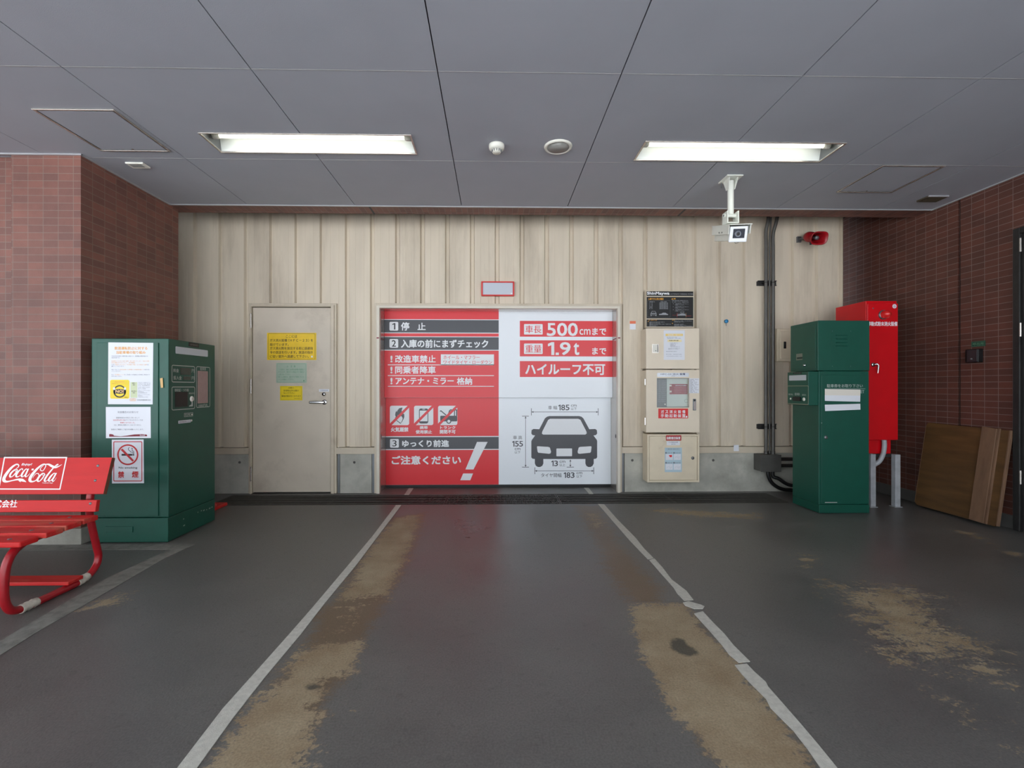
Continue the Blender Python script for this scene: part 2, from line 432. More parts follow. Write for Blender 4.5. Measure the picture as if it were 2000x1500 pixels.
BROWNP = [
    (floor_poly([(1040, 112), (1180, 90), (1150, 200), (1110, 300), (1075, 370), (1010, 480), (960, 560), (910, 640), (860, 800), (760, 860), (730, 960), (690, 1060), (640, 1180), (560, 1250), (230, 1250), (400, 980), (540, 800), (640, 690), (700, 600), (700, 540), (790, 470), (900, 290)], c7), .05, 1),
    (floor_poly([(45, 60), (150, 62), (175, 85), (215, 170), (230, 230), (270, 260), (340, 340), (420, 420), (430, 482), (300, 484), (250, 430), (195, 350), (160, 260), (110, 160)], c8), .07, 1),
    (floor_poly([(300, 487), (540, 487), (900, 940), (1075, 1130), (1100, 1270), (720, 1270), (430, 880), (310, 600)], c8), .04, .9),
    (floor_poly([(1400, 400), (1640, 440), (1660, 600), (1400, 640), (1300, 520)], c8), .15, .45),
]
DARKP = [(floor_poly([(462, 660), (480, 637), (520, 640), (545, 670), (580, 690), (578, 708), (545, 718), (510, 705), (470, 685)], c8), .03, 1),
         (floor_poly([(655, 838), (695, 832), (745, 858), (700, 862), (660, 858)], c7), .02, 1), (floor_poly([(680, 935), (705, 935), (700, 948), (682, 946)], c7), .015, 1)]
WETP = [(floor_poly([(1030, 130), (1500, 120), (1900, 180), (1990, 420), (1700, 480), (1300, 420), (1000, 260)], c8), .45, 1), (floor_poly([(930, 60), (1700, 60), (1760, 400), (960, 400)], c7), .3, 1)]
def field(P, polys, base=0.0):
    out = np.full(len(P), base)
    for q, w, s in polys: out = np.maximum(out, np.clip(.5 + sdf(P, q) / (3.4 * w), 0, 1) * s)
    return out
GX0, GX1, GY0, GY1 = -2.56, 2.72, 4.185, 4.585         # the drain channel
xs = [-30, -9, -5] + list(np.arange(-3.4, 4.3, .024)) + [5.2, 24]
ys = [-30, -8, -3, -1.35, 0] + list(np.arange(1.0, GY0 - .01, .024)) + [GY0, GY1, 4.75, 5.0, 5.6]
xs = sorted(set([round(x, 4) for x in xs] + [GX0, GX1])); ys = [round(y, 4) for y in ys]
P = np.array([(x, y) for y in ys for x in xs]); nx = len(xs)
faces = []
for j in range(len(ys) - 1):
    for i in range(nx - 1):
        if GX0 <= (xs[i] + xs[i + 1]) / 2 <= GX1 and GY0 < (ys[j] + ys[j + 1]) / 2 < GY1: continue
        faces.append((j * nx + i, j * nx + i + 1, (j + 1) * nx + i + 1, (j + 1) * nx + i))
fm = bpy.data.meshes.new('floor'); fm.from_pydata([(x, y, 0) for x, y in P], [], faces)
for nm, pol in (('tan', TANP), ('brown', BROWNP), ('blot', DARKP), ('wet', WETP)):
    fm.attributes.new(nm, 'FLOAT', 'POINT').data.foreach_set('value', field(P, pol).astype(np.float32))
def floor_material():
    m, nt, B, N, L = newmat('floor_coating')
    g = N('ShaderNodeNewGeometry')
    def noise(sc, det=6, rough=.6, stretch=None):
        n = N('ShaderNodeTexNoise'); n.inputs['Scale'].default_value = sc; n.inputs['Detail'].default_value = det; n.inputs['Roughness'].default_value = rough
        if stretch:
            mp = N('ShaderNodeMapping'); mp.inputs['Scale'].default_value = stretch; L(g.outputs['Position'], mp.inputs[0]); L(mp.outputs[0], n.inputs['Vector'])
        else: L(g.outputs['Position'], n.inputs['Vector'])
        return n.outputs['Fac']
    def mr(v, a, b, c=0, d=1):
        r = N('ShaderNodeMapRange'); r.inputs['From Min'].default_value = a; r.inputs['From Max'].default_value = b
        r.inputs['To Min'].default_value = c; r.inputs['To Max'].default_value = d; L(v, r.inputs['Value']); return r.outputs[0]
    def mt(op, a, b):
        n = N('ShaderNodeMath'); n.operation = op
        for i, q in enumerate((a, b)):
            if isinstance(q, (int, float)): n.inputs[i].default_value = q
            else: L(q, n.inputs[i])
        return n.outputs[0]
    def mix(f, a, b):
        n = N('ShaderNodeMix'); n.data_type = 'RGBA'; L(f, n.inputs['Factor'])
        for q, k in ((a, 'A'), (b, 'B')):
            if isinstance(q, tuple): n.inputs[k].default_value = (*lin(q), 1)
            else: L(q, n.inputs[k])
        return n.outputs['Result']
    def attr(nm): a = N('ShaderNodeAttribute'); a.attribute_name = nm; return a.outputs['Fac']
    rag = mt('ADD', mt('MULTIPLY', mt('SUBTRACT', noise(10, 12, .78, (.75, 1.5, 1)), .5), 2.4), mt('MULTIPLY', mt('SUBTRACT', noise(55, 6, .7), .5), 1.6))
    def mask(nm, k=1.0, e=.06): a = attr(nm); return mr(mt('ADD', a, mt('MULTIPLY', mt('MULTIPLY', rag, mt('MINIMUM', mt('MULTIPLY', a, 5.0), 1.0)), k)), .5 - e, .5 + e)
    big = noise(1.6, 7, .62); fine = noise(140, 3, .6)
    col = mix(mr(big, .3, .72), (88, 86, 84), (108, 106, 102))
    col = mix(mr(noise(26, 8, .7), .56, .72, 0, .5), col, (66, 64, 62))
    col = mix(mr(noise(8, 9, .75, (.35, 2.2, 1)), .66, .76, 0, .5), col, (116, 108, 96))
    brown = mask('brown', .55, .16)
    col = mix(mt('MULTIPLY', brown, .85), col, (104, 84, 62))
    tan = mask('tan', .74, .06)
    tcol = mix(mr(noise(5, 8, .65), .35, .68), (142, 123, 96), (164, 149, 122))
    tcol = mix(mr(noise(34, 6, .7), .62, .72, 0, .6), tcol, (100, 84, 64))
    col = mix(mt('MULTIPLY', tan, .92), col, tcol)
    col = mix(mt('MULTIPLY', mask('blot', .2, .08), .85), col, (62, 62, 56))
    sp = mr(fine, .3, .7, .8, 1.2)
    mx = N('ShaderNodeMix'); mx.data_type = 'RGBA'; mx.blend_type = 'MULTIPLY'; mx.inputs['Factor'].default_value = 1
    L(col, mx.inputs['A']); L(sp, mx.inputs['B']); L(mx.outputs['Result'], B.inputs['Base Color'])
    ro = mr(big, .3, .7, .36, .5)
    ro = mt('SUBTRACT', ro, mt('MULTIPLY', attr('wet'), .12))
    ro = mt('ADD', ro, mt('MULTIPLY', tan, .25))
    L(ro, B.inputs['Roughness'])
    b = N('ShaderNodeBump'); b.inputs['Strength'].default_value = .25; b.inputs['Distance'].default_value = .003
    L(mt('ADD', fine, mt('MULTIPLY', tan, -.5)), b.inputs['Height']); L(b.outputs[0], B.inputs['Normal'])
    return m
fm.materials.append(floor_material())
fm.materials.append(mat('street_paving', (164, 167, 172), .8, var=.1, scale=2, bump=.2, bscale=40))
fm.polygons.foreach_set('material_index', [1 if P[f[2]][1] < -1.3 else 0 for f in faces]); fm.update()
fl = bpy.data.objects.new('floor', fm); COL.objects.link(fl); struct(fl)
g = MB()
g.box(GX0, GX1, GY0, GY1, -.2, -.16, VOID)
g.add([(GX0, GY0, 0), (GX1, GY0, 0), (GX1, GY0, -.16), (GX0, GY0, -.16)], [(0, 1, 2, 3)], CONCDARK)
g.add([(GX0, GY1, 0), (GX1, GY1, 0), (GX1, GY1, -.16), (GX0, GY1, -.16)], [(3, 2, 1, 0)], CONCDARK)
g.add([(GX0, GY0, 0), (GX0, GY1, 0), (GX0, GY1, -.2), (GX0, GY0, -.2)], [(0, 1, 2, 3)], CONCDARK)
g.add([(GX1, GY0, 0), (GX1, GY1, 0), (GX1, GY1, -.2), (GX1, GY0, -.2)], [(3, 2, 1, 0)], CONCDARK)
struct(g.build('trim_4'))

# ---- ceiling: panels with open joints
def holes_plate(b, xs, ys, filled, z0, z1, m):
    nx, ny = len(xs) - 1, len(ys) - 1
    F_ = [[filled((xs[i] + xs[i + 1]) / 2, (ys[j] + ys[j + 1]) / 2) for j in range(ny)] for i in range(nx)]
    ok = lambda i, j: 0 <= i < nx and 0 <= j < ny and F_[i][j]
    for i in range(nx):
        for j in range(ny):
            if not F_[i][j]: continue
            x0, x1, y0, y1 = xs[i], xs[i + 1], ys[j], ys[j + 1]
            b.add([(x0, y0, z0), (x0, y1, z0), (x1, y1, z0), (x1, y0, z0)], [(0, 1, 2, 3)], m)
            if not ok(i - 1, j): b.add([(x0, y0, z0), (x0, y0, z1), (x0, y1, z1), (x0, y1, z0)], [(0, 1, 2, 3)], m)
            if not ok(i + 1, j): b.add([(x1, y0, z0), (x1, y1, z0), (x1, y1, z1), (x1, y0, z1)], [(0, 1, 2, 3)], m)
            if not ok(i, j - 1): b.add([(x0, y0, z0), (x1, y0, z0), (x1, y0, z1), (x0, y0, z1)], [(0, 1, 2, 3)], m)
            if not ok(i, j + 1): b.add([(x0, y1, z0), (x0, y1, z1), (x1, y1, z1), (x1, y1, z0)], [(0, 1, 2, 3)], m)
def lamp_rect(l, r, vn, vf):
    p = onZ(*l, HC); q = onZ(*r, HC); n = onZ(960, vn, HC).y; f = onZ(960, vf, HC).y
    return (p.x, q.x, n, f)
LAMPS = [lamp_rect((421, 285), (807, 285), 265.5, 300), lamp_rect((1254, 290), (1634, 290), 273, 308)]
sx = [onZ(u, 140, HC).x for u in (133, 505, 872, 1233, 1587, 1937)]
pitch = (sx[-1] - sx[0]) / 5
sx = [sx[0] + pitch * k for k in range(-6, 8)]
sy = [onZ(965, 315, HC).y + pitch * 0 - .913 * k for k in range(0, 6)]
CY0 = -1.35
cut_x = sorted([x + s for x in sx for s in (-.003, .003)] + [q for l in LAMPS for q in l[:2]] + [-8.2, 4.1])
cut_x = [x for x in cut_x if -8.2 <= x <= 4.1]
cut_y = sorted([y + s for y in sy for s in (-.003, .003)] + [q for l in LAMPS for q in l[2:]] + [CY0, YS0])
cut_y = [y for y in cut_y if CY0 <= y <= YS0]
def ceil_ok(x, y):
    if any(abs(x - s) < .003 for s in sx) or any(abs(y - s) < .003 for s in sy): return False
    return not any(l[0] < x < l[1] and l[2] < y < l[3] for l in LAMPS)
cb = MB(); holes_plate(cb, cut_x, cut_y, ceil_ok, HC, HC + .012, CEILMAT)
cb.box(-8.2, 4.1, CY0, YS0, HC + .2, HC + .24, CONCDARK)
cx2 = sorted([-8.2, 4.1] + [q for l in LAMPS for q in l[:2]]); cy2 = sorted([CY0, YS0] + [q for l in LAMPS for q in l[2:]])
holes_plate(cb, cx2, cy2, lambda x, y: not any(l[0] < x < l[1] and l[2] < y < l[3] for l in LAMPS), HC + .014, HC + .016, VOID)
for y in sy:  # added pale strips: light caught by the panel edges, put into colour
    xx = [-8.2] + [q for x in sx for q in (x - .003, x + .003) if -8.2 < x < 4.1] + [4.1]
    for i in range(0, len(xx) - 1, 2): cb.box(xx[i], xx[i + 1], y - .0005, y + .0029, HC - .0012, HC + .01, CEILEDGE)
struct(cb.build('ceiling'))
t = MB()
t.box(XL, XR, YS0, YS0 + .012, HC - .008, HC + .012, CEILEDGE)
t.box(XL, XL + .012, YP - .01, YS0, HC - .010, HC - .0005, CEILEDGE); t.box(-8, XL + .012, YP - .012, YP, HC - .010, HC - .0005, CEILEDGE)
t.box(XR - .012, XR, 1.2, YS0, HC - .010, HC - .0005, CEILEDGE)
struct(t.build('trim_1'))
# brick soffit band and the dark void above the sheet wall
s = MB(); s.box(XL - .4, XR, YS0 + .014, YS0 + .135, HC - .002, HC + .3, BRICKL); s.box(XL - .4, XR, YS0 + .139, YS1, HC - .002, HC + .3, BRICKL)
for u in (722, 1343):
    x = onZ(u, 404, HC).x; s.box(x - .008, x + .008, YS0 + .013, YS1 + .001, HC - .0035, HC + .05, BLACK)
struct(s.build('trim_2'))
v = MB(); v.box(-3.5, XR + .3, YS1 + .001, 5.75, HC + .3, HC + .34, VOID); struct(v.build('ceiling'))

# ---- brick walls
w = MB()
w.box(-3.247, XL, YP, 4.14, .11, HC - .001, BRICKL)
w.box(-8.2, -3.252, YP + .05, 4.14, .11, HC - .001, BRICKL)
struct(w.build('wall_left'))
w = MB(); w.box(-3.26, XL + .012, YP - .012, 4.15, 0, .108, CONC, bev=.004); w.box(-8.2, -3.262, YP + .03, 4.15, 0, .108, CONC); struct(w.build('baseboard_left'))
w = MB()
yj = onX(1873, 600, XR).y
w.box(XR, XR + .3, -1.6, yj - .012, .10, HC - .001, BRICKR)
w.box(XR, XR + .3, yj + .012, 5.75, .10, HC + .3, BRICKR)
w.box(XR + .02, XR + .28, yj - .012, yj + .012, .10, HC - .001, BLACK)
w.box(XR - .006, XR + .3, yj + .012, 5.75, 0, .10, CONCDARK, bev=.003); w.box(XR - .006, XR + .3, -1.6, yj + .0, 0, .099, CONCDARK, bev=.003)
w.box(3.3, XR, 5.6, 5.75, 0, HC + .3, CONCDARK)
struct(w.build('wall_right'))

# ---- corrugated sheet wall
def groove_edges():
    x = onY(382, 600, YW).x; out = []
    while x < 3.6: out.append(x); x += .2505
    return out
GR = groove_edges()
def sheet(b, x0, x1, z0, z1, y=YW):
    pts = [(x0, y)]
    for c in GR:
        for dx, dy in ((-.0845, 0), (-.083, .0014), (-.0815, 0), (-.0245, 0), (-.0135, .031), (.0135, .031), (.0245, 0), (.0815, 0), (.083, .0014), (.0845, 0)):
            x = c + dx
            if x0 < x < x1: pts.append((x, y + dy))
    pts.append((x1, y))
    vs = []; fs = []
    for x, yy in pts: vs += [(x, yy, z0), (x, yy, z1)]
    for i in range(len(pts) - 1): fs.append((2 * i, 2 * i + 2, 2 * i + 3, 2 * i + 1))
    b.add(vs, fs, CREAM)
px = lambda u, v, y=YW: onY(u, v, y)
D0, D1, DT = px(485, 600, 4.64).x, px(657, 600, 4.64).x, px(570, 592, 4.64).z       # door casing
G0, G1, GT = px(730, 600, YF).x, px(1216, 600, YF).x, px(960, 592, YF).z             # gate casing
ZB = px(700, 873).z; ZB0 = px(700, 886).z
XE = px(1647, 600).x
sh = MB()
sheet(sh, -3.4, XE, max(DT, GT) - .01, HC + .3)
sheet(sh, -3.4, D0 + .01, ZB, max(DT, GT) - .01); sheet(sh, D1 - .01, G0 + .01, ZB, max(DT, GT) - .01); sheet(sh, G1 - .01, XE, ZB, max(DT, GT) - .01)
sh.box(XE - .004, XE, YW, YW + .5, 0, HC + .3, CREAM)
# backing behind the sheet
sh.box(-3.4, D0, YW + .04, YW + .06, 0, HC + .3, CONCDARK); sh.box(D1, G0, YW + .04, YW + .06, 0, HC + .3, CONCDARK); sh.box(G1, XE - .006, YW + .04, YW + .06, 0, HC + .3, CONCDARK)
struct(sh.build('wall_back'))
tr = MB()
for a, b in ((-3.4, D0), (D1, G0), (G1, XE)):
    tr.box(a + .001, b - .001, YW - .03, YW + .02, ZB0, ZB - .004, CREAMTRIM, bev=.002)
struct(tr.build('trim_3'))
cu = MB()
for a, b in ((-3.4, D0), (D1 + .03, G0 - .03), (G1 + .03, XE)): cu.box(a + .001, b - .001, YW - .012, YW + .028, 0, ZB0 - .001, CONC)
for a in (D1 + .003, G0 - .027, G1 + .003): cu.box(a, a + .022, YW - .004, YW + .02, 0, ZB0 - .001, GREYMETAL)
CURB = faceY(YW - .012)
for u, v in ((692, 903), (468, 903), (1235, 899), (1393, 899)):
    a, b = CURB.px(u, v); cu.lathe([(.0001, .0012), (.012, .0015), (.013, 0)], CONCDARK, CURB.w(a, b), CURB.n, 20)
struct(cu.build('baseboard_back'))
xe = MB(); xe.box(-3.55, -3.4, 4.14, 4.75, 0, HC + .3, CONCDARK); struct(xe.build('wall_side'))

# ---- the hinged steel door
d1 = bpy.data.objects.new('door_1', None); COL.objects.link(d1); d1.location = ((D0 + D1) / 2, 4.64, 0); struct(d1)
LX0, LX1, LT, LB = px(494, 700, 4.655).x, px(646, 700, 4.655).x, px(570, 601, 4.655).z, .012
f = MB()
f.box(D0, LX0 - .006, 4.6425, 4.70, 0, DT, CREAMTRIM, bev=.003); f.box(LX1 + .006, D1, 4.6425, 4.70, 0, DT, CREAMTRIM, bev=.003)
f.box(LX0 - .006, LX1 + .006, 4.6425, 4.70, LT + .006, DT, CREAMTRIM, bev=.003)
e_ = .02
f.box(D0 + e_, LX0 - .006 - .002, 4.628, 4.642, 0, DT - e_, CREAMTRIM, bev=.003); f.box(LX1 + .008, D1 - e_, 4.628, 4.642, 0, DT - e_, CREAMTRIM, bev=.003); f.box(LX0 - .0075, LX1 + .0075, 4.628, 4.642, LT + .008, DT - e_, CREAMTRIM, bev=.003)
f.build('door_frame', d1)
MB().box(LX0 - .006, LX1 + .006, 4.69, 4.70, 0, LT + .006, BLACK).build('door_stop', d1)
leaf = MB().box(LX0, LX1, 4.655, 4.685, LB, LT, DOORPAINT, bev=.002).build('door_leaf', d1)
DOOR = faceY(4.655)
for v0, v1 in ((613, 640), (741, 768), (912, 939)):
    x = LX0 - .004; z0 = px(490, v1, 4.63).z; z1 = px(490, v0, 4.63).z
    MB().tube([(x, 4.625, z0), (x, 4.625, (z0 + z1) / 2 - .002)], .008, STEEL).tube([(x, 4.625, (z0 + z1) / 2 + .002), (x, 4.625, z1)], .008, STEEL).tube([(x, 4.625, z0 - .006), (x, 4.625, z1 + .006)], .004, STEEL).build('hinge', d1)
a, b = DOOR.px(634, 785.5)
h = MB()
h.lathe([(.0001, .012), (.022, .012), (.026, .008), (.027, 0)], CHROME, DOOR.w(a, b), DOOR.n)
h.tube([DOOR.w(a, b, .01), DOOR.w(a, b, .045)], .011, CHROME)
a2, b2 = DOOR.px(607, 785.5)
h.box(a2, a + .012, 4.655 - .055, 4.655 - .038, b - .012, b + .012, CHROME, bev=.007, seg=3)
h.build('door_handle', d1)
a, b = DOOR.px(633, 770)
MB().lathe([(.0001, .02), (.014, .02), (.017, .014), (.02, .01), (.021, 0)], CHROME, DOOR.w(a, b), DOOR.n).box(a - .0015, a + .0015, 4.655 - .0212, 4.655 - .0198, b - .006, b + .006, BLACK).build('lock_cylinder', d1)
c6 = crop(500, 640, 9.375)
def boxpx(pl, k, x0, y0, x1, y1):
    p = pl.px(*k(x0, y1)) if k else pl.px(x0, y1); q = pl.px(*k(x1, y0)) if k else pl.px(x1, y0)
    return p[0], p[1], q[0], q[1]
l_ = MB(); r_ = boxpx(DOOR, c6, 1155, 1125, 1340, 1172); l_.plate(DOOR, rrect(*r_), PAPER, .0003, .0006)
l_.text(DOOR, '空調機械室', *boxpx(DOOR, c6, 1180, 1138, 1318, 1158), GREYTEXT, .0012)
l_.build('key_label', d1)

# ---- dark steel door at the right edge of the view
d2 = bpy.data.objects.new('door_2', None); COL.objects.link(d2); d2.location = (XR - .03, 3.0, 0); struct(d2)
ye = onX(1979, 700, XR - .03).y; zt = onX(1979, 448, XR - .03).z
m_ = MB()
m_.box(XR - .035, XR - .001, ye - .045, ye, 0, zt, DARKSTEEL, bev=.003); m_.box(XR - .035, XR - .001, ye - 1.0, ye - .955, 0, zt, DARKSTEEL, bev=.003); m_.box(XR - .035, XR - .001, ye - .955, ye - .045, zt - .045, zt, DARKSTEEL, bev=.003)
m_.build('door_frame', d2)
MB().box(XR - .02, XR - .001, ye - .952, ye - .048, .012, zt - .048, mat('dark_door', (40, 38, 38), .4, var=.1), bev=.002).build('door_leaf', d2)
for z in (.35, 1.43, 2.05): MB().tube([(XR - .03, ye - .047, z), (XR - .03, ye - .047, z + .1)], .007, STEEL).build('hinge', d2)
MB().box(XR - .05, XR - .021, ye - .13, ye - .09, 1.395, 1.41, REDSIGN, bev=.003).build('bolt_knob', d2)

# ================================================================ THE LIFT GATE
gate = thing('lift_gate', ((G0 + G1) / 2, YF, 0), 'wide red and white steel car gate printed with parking instructions and a car outline', 'gate')
OX0, OX1 = px(741, 700, YF).x, px(1206.5, 700, YF).x; OT = px(960, 602, YF).z
f = MB()
O0, O1, OTT = px(735, 700, YF).x, px(1212, 700, YF).x, px(960, 597, YF).z
f.box(G0, O0, YF + .02, YW + .04, 0, GT, CREAMTRIM, bev=.002); f.box(O1, G1, YF + .02, YW + .04, 0, GT, CREAMTRIM, bev=.002); f.box(O0, O1, YF + .02, YW + .04, OTT, GT, CREAMTRIM, bev=.002)
f.box(O0, OX0, YF, YF + .055, 0, OTT, FRAMEPALE, bev=.002); f.box(OX1, O1, YF, YF + .055, 0, OTT, FRAMEPALE, bev=.002); f.box(OX0, OX1, YF, YF + .055, OT, OTT, FRAMEPALE, bev=.002)
f.build('gate_frame', gate)
f = MB()
f.box(OX0 - .012, OX0, YF + .056, 5.02, 0, OT + .02, STEEL); f.box(OX1, OX1 + .012, YF + .056, 5.02, 0, OT + .02, STEEL); f.box(OX0, OX1, YF + .056, 5.02, OT, OT + .02, STEEL)
f.build('jamb_lining', gate)
MB().box(OX0 - .05, OX1 + .05, 5.03, 5.06, 0, 2.1, VOID).build('shaft_backing', gate)
for u in (744.5, 1202.5):
    p = onX(u, 852, OX0 if u < 900 else OX1)
    q = Plane(p, (0, 1, 0) if u < 900 else (0, -1, 0), (0, 0, 1))
    MB().draw(q, circ(0, 0, .014, 20, .02), BLACK, .0012).build('sensor_eye', gate)
for s_, u in ((0, 741), (1, 1206.5)):      # red reference mark on the jamb
    z = px(u, 660, YF).z
    x = OX0 if s_ == 0 else OX1
    q = Plane((x, 0, 0), (0, 1, 0) if s_ == 0 else (0, -1, 0), (0, 0, 1))
    y0, y1 = YF + .06, YUP - .01
    b_ = MB(); b_.rect(q, *((y0, z - .006) if s_ == 0 else (-y1, z - .006)), *((y1, z + .006) if s_ == 0 else (-y0, z + .006)), CRIMSON, .0012)
    b_.rect(faceY(YF), (O0 + .003 if s_ == 0 else OX1 + .003), z - .006, (OX0 - .003 if s_ == 0 else O1 - .003), z + .006, CRIMSON, .0012)
    b_.build('height_mark', gate)
k1 = crop(720, 580, 3.9216); k2 = crop(720, 770, 3.9216); k3 = crop(750, 780, 8.696)
UPP, LOP = faceY(YUP), faceY(YLO)
zs = UPP.px(960, 776.5)[1]
XM = UPP.px(974, 700)[0]
up = MB().box(OX0 + .001, OX1 - .001, YUP, YUP + .05, zs, 2.05, GATEWHITE, bev=.001).build('upper_leaf', gate)
zl = LOP.px(960, 946.5)[1]
lo = MB().box(OX0 + .001, OX1 - .001, YLO, YLO + .05, zl, zs + .12, GATEWHITE, bev=.001).build('lower_leaf', gate)
MB().box(OX0 + .001, OX1 - .001, YLO + .01, YLO + .04, .002, zl - .001, BLACK).build('dark_gap_strip', gate)  # black strip standing in for the dark gap below the lower leaf
L1, L2, L3 = .0006, .0012, .0018
def R(b, pl, k, x0, y0, x1, y1, m, d, r=0.0): b.rect(pl, *boxpx(pl, k, x0, y0, x1, y1), m, d, r)
def T(b, pl, k, s, x0, y0, x1, y1, m, d, bold=.012, **kw): b.text(pl, s, *boxpx(pl, k, x0, y0, x1, y1), m, d, bold, **kw)
# upper leaf, left half
b = MB(); b.rect(UPP, OX0 + .001, zs + .001, XM, 2.05, GATERED, L1); b.build('red_field', up)
b = MB()
for y0, y1 in ((173, 278), (304, 410)):
    q = boxpx(UPP, k1, 0, y0, 996, y1); b.rect(UPP, OX0 + .001, q[1], XM, q[3], WHITEPRINT, L2)
    q = boxpx(UPP, k1, 0, y0 + 5, 996, y1 - 6); b.rect(UPP, OX0 + .001, q[1], XM, q[3], GATEDARK, L3)
b.build('dark_band', up)
L4, L5 = .0024, .0030
b = MB(); R(b, UPP, k1, 160, 191, 227, 258, WHITEPRINT, L4, .012); T(b, UPP, k1, '1', 182, 200, 205, 250, BLACKPRINT, L5, .008); b.build('number_box', up); b = MB()
T(b, UPP, k1, '停', 248, 194, 312, 257, WHITEPRINT, L4, .022); T(b, UPP, k1, '止', 375, 198, 437, 253, WHITEPRINT, L4, .022)
b.build('heading_lettering', up); b = MB()
R(b, UPP, k1, 160, 322, 227, 389, WHITEPRINT, L4, .012); T(b, UPP, k1, '2', 178, 331, 210, 381, BLACKPRINT, L5, .012); b.build('number_box', up); b = MB()
T(b, UPP, k1, '入庫の前にまずチェック', 248, 327, 916, 389, WHITEPRINT, L4, .022)
b.build('heading_lettering', up)
for y, s_, x1 in ((446, '改造車禁止', 514), (530, '同乗者降車', 514)):
    b = MB(); T(b, UPP, k1, '!', 167, y + 4, 183, y + 55, WHITEPRINT, L2, .03); T(b, UPP, k1, s_, 203, y, x1, y + 58, WHITEPRINT, L2, .022); b.build('lettering', up)
b = MB()
T(b, UPP, k1, '!', 167, 619, 183, 669, WHITEPRINT, L2, .03); T(b, UPP, k1, 'アンテナ・ミラー', 205, 618, 652, 670, WHITEPRINT, L2, .026); T(b, UPP, k1, '格納', 676, 616, 793, 673, WHITEPRINT, L2, .022); b.build('lettering', up); b = MB()
R(b, UPP, k1, 553, 440, 960, 522, WHITEPRINT, L2)
T(b, UPP, k1, 'ホイール・マフラー', 573, 448, 850, 478, GATERED, L4, .008); T(b, UPP, k1, 'ワイドタイヤ・ローダウン', 573, 485, 946, 514, GATERED, L4, .008); b.build('note_box', up)
for y in (518, 600, 682): b = MB(); R(b, UPP, k1, 147, y, 960, y + 5, WHITEPRINT, L2); b.build('rule_line', up)
# upper leaf, right half
for y0, y1 in ((185, 304), (333, 455), (492, 613)):
    b = MB(); q = boxpx(UPP, k1, 1158, y0, 1871, y1); b.rect(UPP, q[0], q[1], OX1 - .001, q[3], GATERED, L1); b.build('limit_band', up)
b = MB()
R(b, UPP, k1, 1190, 208, 1333, 288, WHITEPRINT, L2, .008); T(b, UPP, k1, '車長', 1201, 218, 1323, 277, GATERED, L4, .01)
T(b, UPP, k1, '500', 1365, 199, 1602, 299, WHITEPRINT, L2, .022); T(b, UPP, k1, 'cm', 1615, 246, 1699, 290, WHITEPRINT, L2, .012); T(b, UPP, k1, 'まで', 1712, 238, 1820, 292, WHITEPRINT, L2, .02)
b.build('limit_lettering', up); b = MB()
R(b, UPP, k1, 1190, 357, 1333, 437, WHITEPRINT, L2, .008); T(b, UPP, k1, '重量', 1201, 367, 1323, 426, GATERED, L4, .01)
T(b, UPP, k1, '1.9', 1373, 346, 1547, 445, WHITEPRINT, L2, .022); T(b, UPP, k1, 't', 1570, 352, 1613, 445, WHITEPRINT, L2, .022); T(b, UPP, k1, 'まで', 1712, 388, 1820, 441, WHITEPRINT, L2, .02)
b.build('limit_lettering', up); b = MB()
T(b, UPP, k1, 'ハイルーフ不可', 1200, 514, 1812, 598, WHITEPRINT, L2, .026)
b.build('limit_lettering', up)
# lower leaf, left half
b = MB(); b.rect(LOP, OX0 + .001, zl + .001, LOP.px(974, 850)[0], zs + .11, GATERED, L1); b.build('red_field', lo)
XM2 = LOP.px(974, 850)[0]
b = MB(); q = boxpx(LOP, k3, 0, 622, 1948, 862); b.rect(LOP, OX0 + .001, q[1], XM2, q[3], WHITEPRINT, L2)
q = boxpx(LOP, k3, 0, 638, 1948, 846); b.rect(LOP, OX0 + .001, q[1], XM2, q[3], GATEDARK, L3); b.build('dark_band', lo)
b = MB()
R(b, LOP, k3, 103, 672, 253, 820, WHITEPRINT, L4, .012); T(b, LOP, k3, '3', 143, 694, 216, 800, BLACKPRINT, L5, .008); b.build('number_box', lo); b = MB()
T(b, LOP, k3, 'ゆっくり前進', 308, 688, 1104, 810, WHITEPRINT, L4, .03)
b.build('heading_lettering', lo); b = MB(); T(b, LOP, k3, 'ご注意ください', 130, 955, 1308, 1108, WHITEPRINT, L2, .03); b.build('caution_lettering', lo)
for s_, q in (('火気厳禁', (115, 472, 415, 552)), ('携帯', (607, 452, 745, 506)), ('使用禁止', (538, 520, 816, 584)), ('トランク', (955, 453, 1213, 505)), ('開閉不可', (948, 518, 1216, 584))):
    b = MB(); T(b, LOP, k3, s_, *q, WHITEPRINT, L2, .028); b.build('caption_lettering', lo)
P3 = lambda pts: [LOP.px(*k3(*p)) for p in pts]
P2 = lambda pts: [LOP.px(*k2(*p)) for p in pts]
b = MB(); b.draw(LOP, P3([(1580, 722), (1760, 722), (1520, 1190), (1383, 1190)]), WHITEPRINT, L4); b.draw(LOP, P3([(1345, 1258), (1513, 1258), (1465, 1373), (1295, 1373)]), WHITEPRINT, L4)
b.build('exclamation_mark', lo)
def square(x0, name, fn):
    b = MB(); R(b, LOP, k3, x0, 108, x0 + 328, 438, WHITEPRINT, L2, .02)
    fn(b, x0); b.draw(LOP, P3([(x0 - 2, 412), (x0 + 305, 106), (x0 + 332, 106), (x0 + 332, 136), (x0 + 30, 440), (x0 - 2, 440)]), GATERED, L5); b.build(name, lo)
